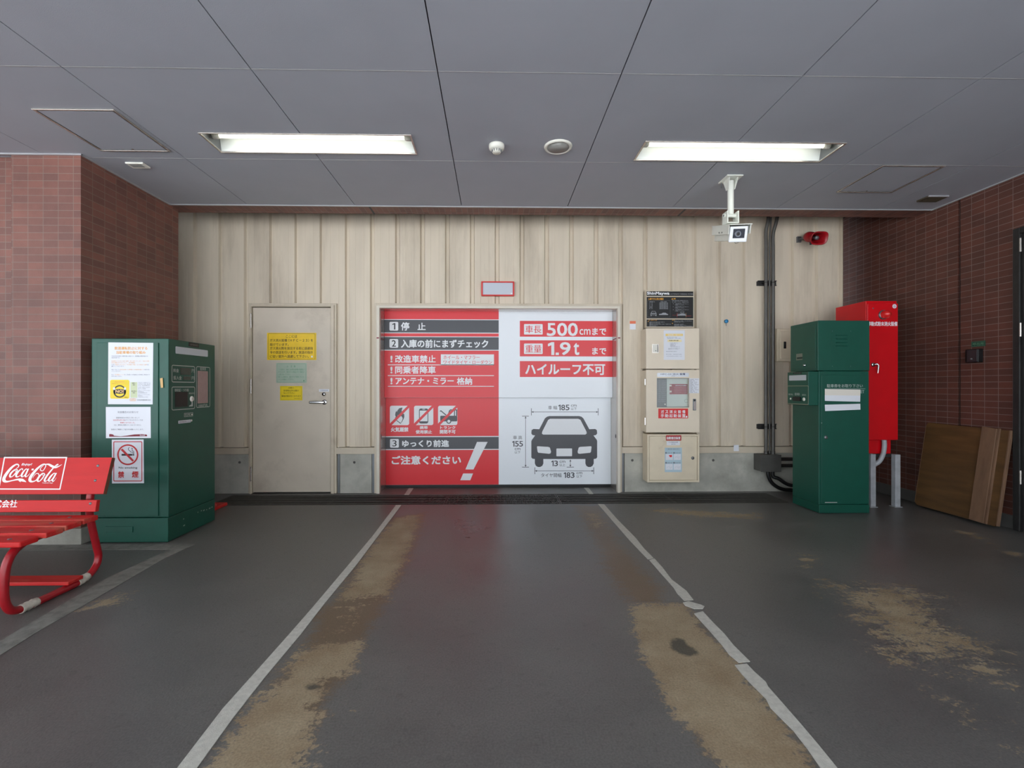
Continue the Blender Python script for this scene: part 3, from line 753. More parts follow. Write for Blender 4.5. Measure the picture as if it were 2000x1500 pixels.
def fire(b, x):
    o = lambda pts: P3([(x + p - 100, q) for p, q in pts])
    b.draw(LOP, o([(315, 138), (300, 190), (310, 225), (345, 255), (345, 300), (325, 350), (305, 385), (280, 415), (255, 395), (215, 365), (198, 330), (205, 320), (183, 310), (200, 300), (190, 265), (195, 225), (212, 192), (218, 215), (235, 180), (262, 150)]), GATEDARK, L3)
    b.draw(LOP, o([(235, 262), (245, 290), (300, 285), (318, 320), (312, 350), (285, 400), (262, 385), (225, 358), (210, 330), (225, 315)]), WHITEPRINT, L4)
def phone(b, x):
    R(b, LOP, k3, x + 85, 155, x + 242, 410, GATEDARK, L3, .02); R(b, LOP, k3, x + 98, 190, x + 230, 372, WHITEPRINT, L4); R(b, LOP, k3, x + 142, 163, x + 188, 173, WHITEPRINT, L4, .002)
def trunk(b, x):
    o = lambda pts: P3([(x + p - 918, q) for p, q in pts])
    R(b, LOP, k3, x + 37, 278, x + 326, 374, GATEDARK, L3, .01)
    b.draw(LOP, o([(1075, 282), (1105, 190), (1125, 170), (1244, 170), (1244, 280), (1225, 280), (1225, 188), (1205, 188), (1205, 280), (1190, 280), (1190, 188), (1130, 188), (1100, 280)]), GATEDARK, L3)
    b.draw(LOP, o([(948, 200), (965, 182), (1062, 262), (1050, 276), (966, 204), (958, 212)]), GATEDARK, L3)
    q = LOP.px(*k3(x + 183, 372)); e = LOP.px(*k3(x + 225, 372))[0] - q[0]
    b.draw(LOP, circ(*q, e), GATEDARK, L4); b.draw(LOP, circ(*q, e * .6), WHITEPRINT, L5)
square(100, 'fire_pictogram', fire); square(510, 'phone_pictogram', phone); square(918, 'trunk_pictogram', trunk)
# lower leaf, right half: the car outline and its dimensions
b = MB()
b.draw(LOP, P2([(1385, 167), (1612, 167), (1630, 172), (1645, 185), (1690, 268), (1735, 266), (1748, 275), (1750, 300), (1742, 312), (1722, 316), (1748, 350), (1750, 360), (1750, 484), (1742, 493), (1724, 496), (1724, 530), (1715, 548), (1700, 557), (1682, 557), (1667, 548), (1660, 530), (1660, 496), (1338, 496), (1338, 530), (1330, 548), (1314, 557), (1296, 557), (1281, 548), (1273, 530), (1273, 496), (1254, 493), (1246, 484), (1246, 360), (1250, 350), (1275, 316), (1254, 312), (1246, 300), (1248, 275), (1262, 266), (1307, 268), (1350, 185), (1366, 172)]), GATEDARK, L1)
b.draw(LOP, P2([(1390, 188), (1605, 188), (1622, 196), (1668, 285), (1670, 300), (1660, 309), (1338, 309), (1327, 302), (1330, 285), (1375, 196)]), WHITEPRINT, L2)
R(b, LOP, k2, 1438, 415, 1558, 475, WHITEPRINT, L2, .006)
b.draw(LOP, P2([(1292, 398), (1375, 403), (1388, 408), (1397, 440), (1393, 453), (1380, 456), (1300, 448), (1294, 440), (1289, 405)]), WHITEPRINT, L2)
b.draw(LOP, P2([(1704, 398), (1620, 403), (1609, 408), (1600, 440), (1604, 453), (1617, 456), (1697, 448), (1703, 440), (1707, 405)]), WHITEPRINT, L2)
b.build('car_pictogram', lo)
b = MB()
def arrow(b, p, q):
    v = len(b.v); dx, dy = q[0] - p[0], q[1] - p[1]; l = math.hypot(dx, dy); dx /= l; dy /= l; nx_, ny_ = -dy, dx
    b.draw(LOP, P2([(p[0] + nx_ * 1.6, p[1] + ny_ * 1.6), (q[0] + nx_ * 1.6, q[1] + ny_ * 1.6), (q[0] - nx_ * 1.6, q[1] - ny_ * 1.6), (p[0] - nx_ * 1.6, p[1] - ny_ * 1.6)]), GATEDARK, L1)
    for c, s_ in ((p, 1), (q, -1)):
        b.draw(LOP, P2([c, (c[0] + s_ * dx * 15 + nx_ * 7, c[1] + s_ * dy * 15 + ny_ * 7), (c[0] + s_ * dx * 15 - nx_ * 7, c[1] + s_ * dy * 15 - ny_ * 7)]), GATEDARK, L2)
arrow(b, (1247, 136), (1758, 136)); arrow(b, (1202, 169), (1202, 557)); arrow(b, (1545, 500), (1545, 556)); arrow(b, (1274, 587), (1723, 587))
for q in ((1244, 108, 1248, 162), (1756, 108, 1760, 162), (1175, 166, 1227, 170), (1175, 556, 1228, 560), (1517, 556, 1572, 560), (1271, 560, 1275, 612), (1722, 560, 1726, 612)): R(b, LOP, k2, *q, GATEDARK, L1)
b.build('dimension_arrows', lo)
b = MB()
for s_, q, bo in (('車', (1375, 88, 1404, 117), .004), ('幅', (1415, 88, 1444, 117), .004), ('185', (1453, 80, 1538, 123), .014), ('cm', (1550, 80, 1593, 96), 0), ('以下', (1550, 102, 1593, 122), 0),
                  ('車', (1106, 317, 1136, 346), .004), ('高', (1146, 317, 1175, 346), .004), ('155', (1100, 358, 1182, 401), .014), ('cm', (1119, 411, 1162, 429), 0), ('以下', (1119, 435, 1163, 455), 0),
                  ('13', (1400, 508, 1450, 551), .014), ('cm', (1462, 509, 1506, 525), 0), ('以上', (1462, 531, 1505, 552), 0),
                  ('タイヤ間幅', (1320, 604, 1477, 636), .006), ('183', (1495, 598, 1577, 641), .014), ('cm', (1592, 596, 1636, 612), 0), ('以下', (1592, 618, 1636, 640), 0)):
    if s_ in ('車', '13', 'タイヤ間幅') and b.v: b.build('dimension_lettering', lo); b = MB()
    T(b, LOP, k2, s_, *q, GATEDARK, L1, bo)
b.build('dimension_lettering', lo)

# ================================================================ SIGNS ON THE DOOR
def sign_body(pl, box, m, t=.0025, r=.004): b = MB(); b.plate(pl, rrect(*box, r), m, .0004, t); return b
D_ = .0034
B1 = boxpx(DOOR, c6, 205, 95, 1105, 592)
b = sign_body(DOOR, B1, YELLOW)
q = boxpx(DOOR, c6, 224, 108, 1085, 576); b.frame(DOOR, *q, .0026, BROWNPRINT, D_, .012)
for s_, x0, y0, x1, y1 in (('ここには', 550, 134, 756, 184), ('ガス消火設備', 258, 206, 572, 258), ('（ＨＦＣ－２３）', 596, 204, 975, 260), ('を', 1004, 208, 1044, 256), ('設けています。', 258, 282, 600, 334), ('ガス消火剤を放出する前に退避指', 258, 352, 1044, 405),
                           ('令の放送を行います。放送の指示', 258, 426, 1044, 478), ('に従い室外へ退避して下さい。', 258, 500, 968, 553)):
    T(b, DOOR, c6, s_, x0, y0, x1, y1, BROWNPRINT, D_, .012)
R(b, DOOR, c6, 1012, 514, 1042, 546, WHITEPRINT, D_)
tag(b.build('warning_sign'), 'large amber yellow gas warning sign with dark border at top of beige door', 'sign')
b = sign_body(DOOR, boxpx(DOOR, c6, 372, 645, 930, 1012), PALEGREEN)
b.frame(DOOR, *boxpx(DOOR, c6, 386, 658, 914, 1000), .0018, GREENPRINT, D_, .012)
for s_, x0, y0, x1, y1 in (('△', 565, 694, 598, 724), ('注', 632, 690, 668, 726), ('意', 692, 690, 728, 726), ('この室は、HFC-23消火設備が設置さ', 412, 750, 884, 782), ('れています。消火ガスが放出された場合は', 412, 795, 884, 826), ('入室しないで下さい。', 412, 842, 640, 870),
                           ('室に入る場合は、消火ガスが滞留していな', 412, 886, 880, 916), ('いことを確認して下さい。', 412, 934, 690, 960)):
    T(b, DOOR, c6, s_, x0, y0, x1, y1, GREENPRINT, D_, .004)
R(b, DOOR, c6, 868, 962, 890, 984, GREENPRINT, D_)
tag(b.build('warning_sign'), 'faded pale green caution plate in the middle of the beige door', 'sign')
b = sign_body(DOOR, boxpx(DOOR, c6, 440, 1068, 850, 1332), YELLOW2, .001)
b.frame(DOOR, *boxpx(DOOR, c6, 456, 1082, 834, 1320), .001, BROWNPRINT, .002, .006)
R(b, DOOR, c6, 575, 1080, 720, 1090, YELLOW2, .0024)
for s_, x0, y0, x1, y1 in (('お願い', 596, 1084, 692, 1114), ('非常時以外は開け', 505, 1136, 785, 1170), ('ないで下さい', 505, 1182, 712, 1212), ('機械が動かなくなります', 470, 1236, 822, 1268), ('整備点検担当', 700, 1292, 815, 1303)):
    T(b, DOOR, c6, s_, x0, y0, x1, y1, BROWNPRINT, .002, .01)
tag(b.build('notice_sticker'), 'small lemon yellow request sticker lowest of the signs on the beige door', 'sticker')

# ================================================================ WALL FIXTURES, LEFT TO RIGHT
q = boxpx(faceY(4.63), None, 940, 549.5, 1004.5, 577.5)
ind = thing('indicator_panel', ((q[0] + q[2]) / 2, YW, q[1]), 'blank pale indicator panel in a thin red frame above the car gate', 'panel')
b = MB()
b.box(q[0], q[2], 4.63, YW - .0005, q[1], q[1] + .012, REDSIGN, bev=.002); b.box(q[0], q[2], 4.63, YW - .0005, q[3] - .012, q[3], REDSIGN, bev=.002)
b.box(q[0], q[0] + .014, 4.631, YW - .0005, q[1] + .012, q[3] - .012, REDSIGN); b.box(q[2] - .014, q[2], 4.631, YW - .0005, q[1] + .012, q[3] - .012, REDSIGN)
b.build('panel_frame', ind)
b = MB(); b.box(q[0] + .0145, q[2] - .0145, 4.64, YW - .001, q[1] + .0125, q[3] - .0125, mat('indicator_screen', (196, 202, 212), .3)); b.build('screen', ind)
b = MB(); b.rect(faceY(4.64), q[2] - .036, q[1] + .018, q[2] - .02, q[1] + .032, WHITEPRINT, .0006, .003); b.build('lamp_spot', ind)
b = MB(); r_ = boxpx(WALL, None, 1230, 627, 1241.5, 643.5); b.plate(WALL, rrect(*r_), PAPER, .0004, .0006); b.rect(WALL, r_[0], r_[3] - .028, r_[2], r_[3], mat('orange_print', (232, 120, 84), .5), .0016)
tag(b.build('sticker'), 'tiny white sticker with an orange header on the wall right of the gate', 'sticker')

k4 = crop(1250, 560, 8.8235); k5 = crop(1250, 710, 6.0); k6 = crop(1220, 550, 3.6585)
YB = 4.50
sb = thing('sign_board', (px(1308, 640).x, YW, px(1308, 638, 4.6).z), 'black three-row operating instruction board with white maker name above the cream control boxes', 'sign board')
SP = faceY(4.60)
bb = boxpx(SP, k4, 108, 66, 932, 706)
b = MB(); b.box(bb[0], bb[2], 4.602, YW - .0005, bb[1], bb[3], CREAMTRIM, bev=.002); b.build('backing_frame', sb)
def panel(y0, y1): b = MB(); r_ = boxpx(SP, k4, 116, y0, 918, y1); b.box(r_[0], r_[2], 4.598, 4.6018, r_[1], r_[3], BLACK, bev=.001); return b
SP = faceY(4.598)
DGREY = mat('grey_print', (150, 152, 156), .5); AMBER = mat('amber_print', (226, 160, 44), .5)
b = panel(82, 156); T(b, SP, k4, 'ShinMaywa', 122, 88, 508, 150, WHITEPRINT, L1, .035); T(b, SP, k4, 'AUTOMATIC PARKING SYSTEM', 522, 116, 912, 138, DGREY, L1, .008); b.build('maker_panel', sb)
b = panel(178, 545)
T(b, SP, k4, '入庫できる車の種別', 140, 194, 404, 228, AMBER, L1, .02); T(b, SP, k4, '▲', 540, 196, 574, 221, AMBER, L1); T(b, SP, k4, '警告', 580, 196, 616, 220, AMBER, L1, .02)
q = boxpx(SP, k4, 132, 240, 520, 526); b.frame(SP, *q, .0008, DGREY, L1)
T(b, SP, k4, '車種制限寸法', 160, 251, 255, 268, DGREY, L1, .01); T(b, SP, k4, '普通車', 355, 251, 405, 266, DGREY, L1, .01); T(b, SP, k4, '制限値', 415, 251, 458, 266, DGREY, L1, .01)
for i, s_ in enumerate(('全　長', '全　幅', '全　高', '車両重量', '輪　距')):
    T(b, SP, k4, s_, 160, 274 + i * 23, 215, 291 + i * 23, DGREY, L1, .01)
    for j, w_ in enumerate(('5000', 'mm', '1850', 'kg')): T(b, SP, k4, w_, 335 + j * 38, 276 + i * 23, 368 + j * 38, 290 + i * 23, DGREY, L1)
for i in range(6): R(b, SP, k4, 330, 270 + i * 23, 485, 271.5 + i * 23, DGREY, L1)
for s_, y in (('装置の運転は取扱い説明書の指示に従い、', 232), ('正しく操作してください。取扱者以外の方は', 257)): T(b, SP, k4, s_, 552, y, 838, y + 18, DGREY, L1, .006)
for i, y in enumerate((286, 337, 388)):
    T(b, SP, k4, '123'[i], 568, y + 1, 578, y + 16, DGREY, L1); T(b, SP, k4, '入庫の際は車内に人がいないこと', 602, y, 838, y + 17, DGREY, L1, .006); T(b, SP, k4, 'を確認してください。', 602, y + 22, 766, y + 38, DGREY, L1, .006)
K4 = lambda pts: [SP.px(*k4(*p)) for p in pts]
b.draw(SP, K4([(205, 420), (262, 420), (284, 462), (284, 504), (266, 504), (266, 490), (198, 490), (198, 504), (182, 504), (182, 462)]), DGREY, L1)
b.draw(SP, K4([(208, 426), (258, 426), (270, 452), (196, 452)]), BLACK, L2); b.draw(SP, K4([(190, 466), (276, 466), (276, 482), (190, 482)]), BLACK, L2)
for x, s1, s2 in ((326, 1.0, 1.0), (640, .95, 1.0)):
    y = 492 if x == 326 else 502
    b.draw(SP, K4([(x, y - 4), (x + 4, y - 22), (x + 44, y - 28), (x + 68, y - 44), (x + 112, y - 44), (x + 140, y - 26), (x + 158, y - 18), (x + 160, y - 4)]), DGREY, L1)
b.draw(SP, K4([(638, 455), (641, 455), (641, 528), (638, 528)]), REDSIGN, L1); b.draw(SP, K4([(791, 455), (794, 455), (794, 528), (791, 528)]), AMBER, L1)
b.draw(SP, K4([(560, 490), (638, 490), (638, 492), (560, 492)]), REDSIGN, L1); b.draw(SP, K4([(794, 502), (884, 502), (884, 505), (794, 505)]), REDSIGN, L1)
T(b, SP, k4, '4850～5000', 690, 434, 762, 448, DGREY, L1); R(b, SP, k4, 640, 462, 792, 464, DGREY, L1)
b.build('specification_panel', sb)
b = panel(566, 686)
T(b, SP, k4, '入庫・出庫時のご注意', 140, 568, 292, 584, AMBER, L1, .01); T(b, SP, k4, '▲', 132, 592, 152, 606, AMBER, L1); T(b, SP, k4, '▲', 552, 568, 572, 582, AMBER, L1); T(b, SP, k4, '注意', 576, 568, 596, 582, AMBER, L1, .02); T(b, SP, k4, '▲', 548, 622, 570, 638, AMBER, L1)
for i, y in enumerate((604, 622, 640, 656, 672)): T(b, SP, k4, '自動車を入れたらエンジンを止めてください。' if i % 2 else '運転者の方は必ず車から降りて操作する', 162, y, (424, 350, 530, 310, 280)[i], y + 12, DGREY, L1)
for i, y in enumerate((584, 602, 640, 656, 672)): T(b, SP, k4, '異常時は管理人に連絡してください。' if i % 2 else '装置内は無人を確認してから扉を閉める', 588, y, (894, 760, 752, 800, 900)[i], y + 12, DGREY, L1)
b.build('caution_panel', sb)

# the three stacked cream boxes
def boxrect(u0, v0, u1, v1, y): p = onY(u0, v1, y); q = onY(u1, v0, y); return p.x, p.z, q.x, q.z
q = boxrect(1262, 641, 1366, 720.5, YB)
c1 = thing('control_box', ((q[0] + q[2]) / 2, YW, q[1]), 'cream control box with a taped white notice, topmost of the three boxes', 'box')
MB().box(q[0], q[2] - .004, YB + .02, YW - .001, q[1] + .004, q[3] - .004, CREAMBOX, bev=.003).build('body', c1)
CP = faceY(YB)
dr = MB().box(q[0], q[2], YB, YB + .018, q[1], q[3], CREAMBOX, bev=.004).build('door', c1)
r_ = boxpx(CP, k4, 206, 990, 322, 1142); b = MB(); b.plate(CP, rrect(*r_, .003), STEEL, .0004, .003); r2 = boxpx(CP, k4, 222, 1000, 298, 1130); b.plate(CP, rrect(*r2, .003), OFFWHITE, .0034, .004)
a_, b_ = CP.px(*k4(268, 1104)); b.lathe([(.0001, .0095), (.0045, .0095), (.0055, .0074)], GREYMETAL, CP.w(a_, b_), CP.n, 16); r3 = boxpx(CP, k4, 300, 1000, 312, 1130); b.rect(CP, *r3, BLACK, .0042); b.build('latch', dr)
b = MB(); r_ = boxpx(CP, k4, 408, 752, 770, 1260); b.plate(CP, rrect(*r_), PAPER, .0006, .0005)
PALEY = mat('pale_yellow_print', (240, 210, 120), .6); CREAMP = mat('cream_print', (240, 226, 176), .6)
R(b, CP, k4, 440, 812, 738, 850, PALEY, .0016); T(b, CP, k4, '感染症対策にご協力ください', 478, 820, 726, 844, WHITEPRINT, .0022, .01)
R(b, CP, k4, 472, 912, 716, 952, CREAMP, .0016); T(b, CP, k4, '車を離れる際のお願い', 500, 920, 672, 938, BLACKPRINT, .0022)
for y, x0, x1, s_ in ((864, 460, 634, '乗り降りの時の注意'), (884, 468, 714, '機械式駐車場をご利用のお客様へ'), (964, 512, 656, 'お子様から離れない'), (982, 520, 616, '同乗者は外で'), (998, 520, 616, '周囲確認をする'), (1014, 520, 604, '異常時は連絡'), (1030, 524, 688, '操作中は目を離さない'), (1058, 486, 690, '取扱者は安全確認の上'), (1074, 486, 660, '操作を行ってください'), (1110, 448, 636, '機械式駐車装置の事故防止'), (1158, 450, 716, '国土交通省　公益社団法人協会'), (1190, 448, 724, 'この表示は安全利用のために掲示しています')):
    T(b, CP, k4, s_, x0, y, x1, y + 12, GREYTEXT, .0016, .004)
tag(b.build('paper_notice'), 'white paper notice with a pale yellow heading taped on the topmost cream box', 'notice')

q = boxrect(1262, 722.5, 1366, 844.5, YB)
c2 = thing('control_box', ((q[0] + q[2]) / 2, YW, q[1]), 'cream gas extinguisher start box with a glazed window and red plate, middle of three', 'box')
WZ = boxpx(CP, k5, 202, 176, 570, 510)
b = MB(); b.box(q[0], q[2] - .004, YB + .055, YW - .001, q[1] + .004, q[3] - .004, CREAMBOX, bev=.003)
for x0, x1, z0, z1 in ((q[0], WZ[0] - .01, q[1] + .004, q[3] - .004), (WZ[2] + .01, q[2] - .004, q[1] + .004, q[3] - .004), (WZ[0] - .01, WZ[2] + .01, q[1] + .004, WZ[1] - .01), (WZ[0] - .01, WZ[2] + .01, WZ[3] + .01, q[3] - .004)): b.box(x0, x1, YB + .02, YB + .0549, z0, z1, CREAMBOX)
b.build('body', c2)
b = MB()
for x0, x1, z0, z1 in ((q[0], WZ[0], q[1], q[3]), (WZ[2], q[2], q[1], q[3]), (WZ[0], WZ[2], q[1], WZ[1]), (WZ[0], WZ[2], WZ[3], q[3])): b.box(x0, x1, YB, YB + .018, z0, z1, CREAMBOX)
dr = b.build('door', c2)
IN = faceY(YB + .045)
b = MB(); b.box(WZ[0] - .008, WZ[2] + .008, YB + .045, YB + .053, WZ[1] - .008, WZ[3] + .008, mat('pale_mint', (206, 216, 208), .4))
R(b, IN, k5, 180, 176, 314, 520, mat('dark_grey_plate', (112, 114, 116), .5), .0006)
for i in range(11): T(b, IN, k5, '作動・取扱説明', 212, 196 + i * 24, 304, 212 + i * 24, DGREY, .0012)
R(b, IN, k5, 346, 240, 556, 360, mat('deep_red_plate', (150, 30, 50), .4), .0006)
T(b, IN, k5, '放出を停止する時は', 414, 250, 542, 266, PAPER, .0012, .01)
for i in range(4): T(b, IN, k5, '扉を開け復旧ボタンを押す', 400, 278 + i * 18, 550, 290 + i * 18, mat('pink_print', (206, 140, 150), .5), .0012)
for y in (258, 328): R(b, IN, k5, 346, y - 10, 370, y + 10, OFFWHITE, .0018)
a_, b_ = IN.px(*k5(542, 438)); b.ring(IN, circ(a_, b_, .019), circ(a_, b_, .0165), GREYMETAL, .0012)
a_, b_ = IN.px(*k5(293, 478)); b.draw(IN, circ(a_, b_, .008, 20), OFFWHITE, .0012)
b.build('inner_panel', c2)
MB().box(WZ[0] + .001, WZ[2] - .001, YB + .008, YB + .011, WZ[1] + .001, WZ[3] - .001, glass('box_glass', (230, 238, 236), .05, .12)).build('window_pane', dr)
b = MB(); b.frame(CP, WZ[0] - .004, WZ[1] - .004, WZ[2] + .004, WZ[3] + .004, .005, GREYMETAL, .001); b.build('window_bead', dr)
b = MB(); r_ = boxpx(CP, k5, 200, 110, 572, 156); b.plate(CP, rrect(*r_, .008), mat('silver_plate', (212, 216, 222), .3, metal=.2), .0004, .001); T(b, CP, k5, 'HFC-23 消火', 242, 114, 456, 136, mat('navy_print', (44, 54, 92), .5), .002, .01); T(b, CP, k5, '設備', 466, 112, 528, 136, mat('navy_print', (44, 54, 92), .5), .002, .02); T(b, CP, k5, '操作箱', 368, 142, 406, 150, GREYTEXT, .002); b.build('name_plate', dr)
b = MB(); r_ = boxpx(CP, k5, 214, 528, 562, 642); b.plate(CP, rrect(*r_, .002), REDSIGN, .0004, .0015)
for i, s_ in enumerate('ガス消火設備'): T(b, CP, k5, s_, 244 + i * 50, 546, 280 + i * 50, 584, WHITEPRINT, .0025, .016)
for i, s_ in enumerate('手動起動装置'): T(b, CP, k5, s_, 242 + i * 50, 592, 282 + i * 50, 632, WHITEPRINT, .0025, .012)
R(b, CP, k5, 534, 614, 553, 634, WHITEPRINT, .003); b.build('red_plate', dr)
b = MB(); r_ = boxpx(CP, k5, 576, 174, 692, 348); b.plate(CP, rrect(*r_), PAPER, .0004, .0005)
for i in range(11): T(b, CP, k5, '点検票　年月日', 584, 184 + i * 15, (684, 640, 668, 660)[i % 4], 192 + i * 15, GREYTEXT, .0014)
b.build('inspection_sheet', dr)
r_ = boxpx(CP, k5, 618, 414, 656, 550); b = MB(); b.plate(CP, rrect(*r_, .005), GREYMETAL, .0004, .003); r2 = boxpx(CP, k5, 625, 446, 650, 540); b.plate(CP, rrect(*r2, .004), CHROME, .0034, .008); a_, b_ = CP.px(*k5(637, 432)); b.draw(CP, circ(a_, b_, .009, 20), BLACK, .0042); b.build('latch', dr)
for v0, v1 in ((740, 752), (816, 830)):
    z0, z1 = onY(1262, v1, YB).z, onY(1262, v0, YB).z
    MB().tube([(q[0] - .006, YB + .012, z0), (q[0] - .006, YB + .012, z1)], .006, CHROME).build('hinge', c2)
q = boxrect(1264, 848, 1365.5, 942, YB)
c3 = thing('control_box', ((q[0] + q[2]) / 2, YW, q[1]), 'rust-spotted cream box with a pale blue leaflet, lowest of the three boxes', 'box')
MB().box(q[0], q[2], YB + .012, YW - .031, q[1], q[3], CREAMRUST, bev=.003).box(q[0] + .05, q[2] - .05, YW - .031, YW - .013, q[1] + .05, q[3] - .05, CREAMRUST).build('body', c3)
b = MB(); w_ = .018
for x0, x1, z0, z1 in ((q[0], q[0] + w_, q[1], q[3]), (q[2] - w_, q[2], q[1], q[3]), (q[0] + w_, q[2] - w_, q[1], q[1] + w_), (q[0] + w_, q[2] - w_, q[3] - w_, q[3])): b.box(x0, x1, YB - .006, YB + .0115, z0, z1, CREAMRUST, bev=.002)
b.build('door_frame', c3)
b = MB(); b.box(q[0] + w_ + .003, q[2] - w_ - .003, YB, YB + .0115, q[1] + w_ + .003, q[3] - w_ - .003, CREAMRUST, bev=.002); dr = b.build('door', c3)
b = MB(); b.lathe([(.0001, .008), (.01, .008), (.014, .005), (.016, 0)], GREYMETAL, CP.w(*CP.px(*k5(618, 1108))), CP.n, 24); a_, b_ = CP.px(*k5(618, 1108)); b.rect(CP, a_ - .0015, b_ - .007, a_ + .0015, b_ + .007, BLACK, .0085); b.build('key_lock', dr)
b = MB(); r_ = boxpx(CP, k5, 302, 840, 480, 902); b.plate(CP, rrect(*r_), mat('dark_red_plate', (176, 26, 34), .4), .0064, .001); T(b, CP, k5, '自動復旧装置', 310, 856, 470, 890, WHITEPRINT, .008, .016); b.build('red_plate', dr)
b = MB(); r_ = boxpx(CP, k5, 312, 910, 468, 958); b.plate(CP, rrect(*r_, .003), PAPER, .0004, .001)
T(b, CP, k5, 'ガス自動復旧装置', 334, 916, 444, 930, GREYTEXT, .002, .01); T(b, CP, k5, '操作部', 366, 938, 414, 950, GREYTEXT, .002, .01); b.build('name_plate', dr)
LB_ = mat('pale_blue_print', (178, 202, 212), .5)
b = MB(); r_ = boxpx(CP, k5, 290, 986, 490, 1272); b.plate(CP, rrect(*r_), LB_, .0004, .0006); b.frame(CP, *boxpx(CP, k5, 312, 992, 466, 1014), .001, GREYTEXT, .0016); T(b, CP, k5, '緊急時の操作方法', 326, 997, 452, 1009, GREYTEXT, .0016)
for x, y in ((300, 1060), (394, 1060), (300, 1176), (394, 1176)):
    R(b, CP, k5, x, y, x + 84, y + 70, PAPER, .0016); R(b, CP, k5, x - 4, y - 22, x + 12, y - 4, GREYTEXT, .0016); T(b, CP, k5, '扉を開ける操作', x + 18, y - 19, x + 82, y - 7, GREYTEXT, .0016, .01)
    K5 = lambda pts: [CP.px(*k5(*p)) for p in pts]
    if (x, y) == (300, 1060):
        b.draw(CP, K5([(336, 1074), (374, 1070), (374, 1096), (350, 1098), (346, 1088)]), REDSIGN, .0022)
    else:
        for pts in ([(x + 14, y + 50), (x + 30, y + 26), (x + 44, y + 44)], [(x + 48, y + 14), (x + 58, y + 56), (x + 74, y + 22)]):
            b.stroke(CP, [(*CP.px(*k5(*p)), .0012) for p in pts], DGREY, .0022, 2)
tag(b.build('instruction_leaflet'), 'pale blue four-picture leaflet stuck on the lowest cream box', 'leaflet')

# blue round button cap
p = px(1417, 628); b = MB(); b.lathe([(.0001, .03), (.014, .029), (.019, .022), (.019, .012), (.012, .01), (.012, .0005)], BLUE, (p.x, YW, p.z), (0, -1, 0), 24); b.tube([(p.x + .002, YW - .008, p.z - .015), (p.x + .004, YW - .008, p.z - .045)], .0025, GREYMETAL, 8)
tag(b.build('blue_cap'), 'small round blue cap on the cream wall between cabinet and pipes', 'cap')
b = MB(); q = boxrect(1433, 869, 1443, 881, YW - .031); b.plate(faceY(YW - .03), rrect(*q), PAPER, .0004, .001); tag(b.build('tape_tag'), 'tiny white tag on the sill strip below the pipes', 'tag')

# conduits
JB = boxrect(1486, 889, 1525, 921, 4.53)
def pipe(u, top, bottom, rad, label, y=4.615):
    pts = []
    for (uu, vv, yy) in top: p = onY(uu, vv, yy); pts.append((p.x, yy, p.z))
    p0 = onY(u, 500, y).x
    pts.append((p0, y, onY(u, 560, y).z)); pts.append((p0, y, onY(u, 700, y).z)); pts.append((p0, y, JB[3] - .001))
    b = MB(); b.tube(smooth(pts, 6), rad, CONDUIT, 16)
    zj = JB[3]; b.lathe([(rad, .03), (rad + .003, .028), (rad + .003, .002)], CONDUIT, (p0, y, zj), (0, 0, 1), 16)
    tag(b.build('conduit_pipe'), label, 'pipe', 'grey conduits above the junction box')
    return p0
pipe(1496, [(1501, 420, 4.60), (1500, 432, 4.60), (1496, 452, 4.615), (1496, 480, 4.615)], None, .016, 'thick grey conduit rising from the junction box, leftmost of the three')
pipe(1503, [(1506, 424, 4.60), (1505, 440, 4.61), (1503, 470, 4.62)], None, .009, 'thin grey conduit rising between two thicker ones above the junction box', 4.632)
pipe(1510, [(1519, 420, 4.60), (1516, 434, 4.60), (1510, 458, 4.615), (1510, 490, 4.615)], None, .016, 'thick grey conduit bending right at its top, rightmost of the three')
for v, lab in ((553, 'black strut clamp holding the three conduits high on the wall'), (833, 'black strut clamp holding the three conduits low on the wall')):
    x0, z0, x1, z1 = boxrect(1481, v + 4, 1517, v - 4, 4.64)
    b = MB()
    b.box(x0, x1, 4.652, YW - .0005, z0, z1, DARKSTEEL, bev=.002); b.box(x0, x1, 4.638, 4.652, z0, z0 + .006, DARKSTEEL); b.box(x0, x1, 4.638, 4.652, z1 - .006, z1, DARKSTEEL)
    for u, r in ((1496, .0205), (1510, .0205)):
        cx_ = onY(u, v, 4.615).x; zc = (z0 + z1) / 2
        pts = [(cx_ + r * math.cos(t), 4.615 - r * math.sin(t), zc) for t in [math.pi * k / 12 for k in range(13)]]
        pts = [(cx_ + r, 4.65, zc)] + pts + [(cx_ - r, 4.65, zc)]
        b.tube(pts, .0035, DARKSTEEL, 8)
    tag(b.build('pipe_clamp'), lab, 'clamp', 'strut clamps on the conduits')
jb = thing('junction_box', ((JB[0] + JB[2]) / 2, 4.6, JB[1]), 'grey square junction box where the wall conduits meet, left of green machine', 'junction box')
MB().box(JB[0], JB[2], 4.53, YW - .013, JB[1], JB[3], CONDUIT, bev=.004).build('body', jb)
MB().box(JB[0] - .003, JB[2] + .003, 4.526, 4.5295, JB[1] - .003, JB[3] + .003, CONDUIT, bev=.0015).build('cover', jb)
def hose(pts, r, label): b = MB(); b.tube(smooth(pts, 8), r, BLACK if r < .02 else CONDUIT, 14); tag(b.build('flexible_hose'), label, 'hose', 'dark hoses at the junction box')
zc = (JB[1] + JB[3]) / 2
for u0, lab, o_ in ((1500, 'dark flexible hose curving down from the junction box, the outer of two', 0), (1509, 'dark flexible hose curving down from the junction box, the inner of two', .055)):
    p = onY(u0, 921, 4.59)
    hose([(p.x, 4.59, JB[1] - .001), (p.x + .005, 4.59, JB[1] - .06), (p.x + .05, 4.59 - o_ * .3, .09 + o_), (p.x + .15, 4.59 - o_ * .5, .035 + o_ * .9), (p.x + .32, 4.59 - o_ * .6, .022 + o_ * .9)], .0175, lab)
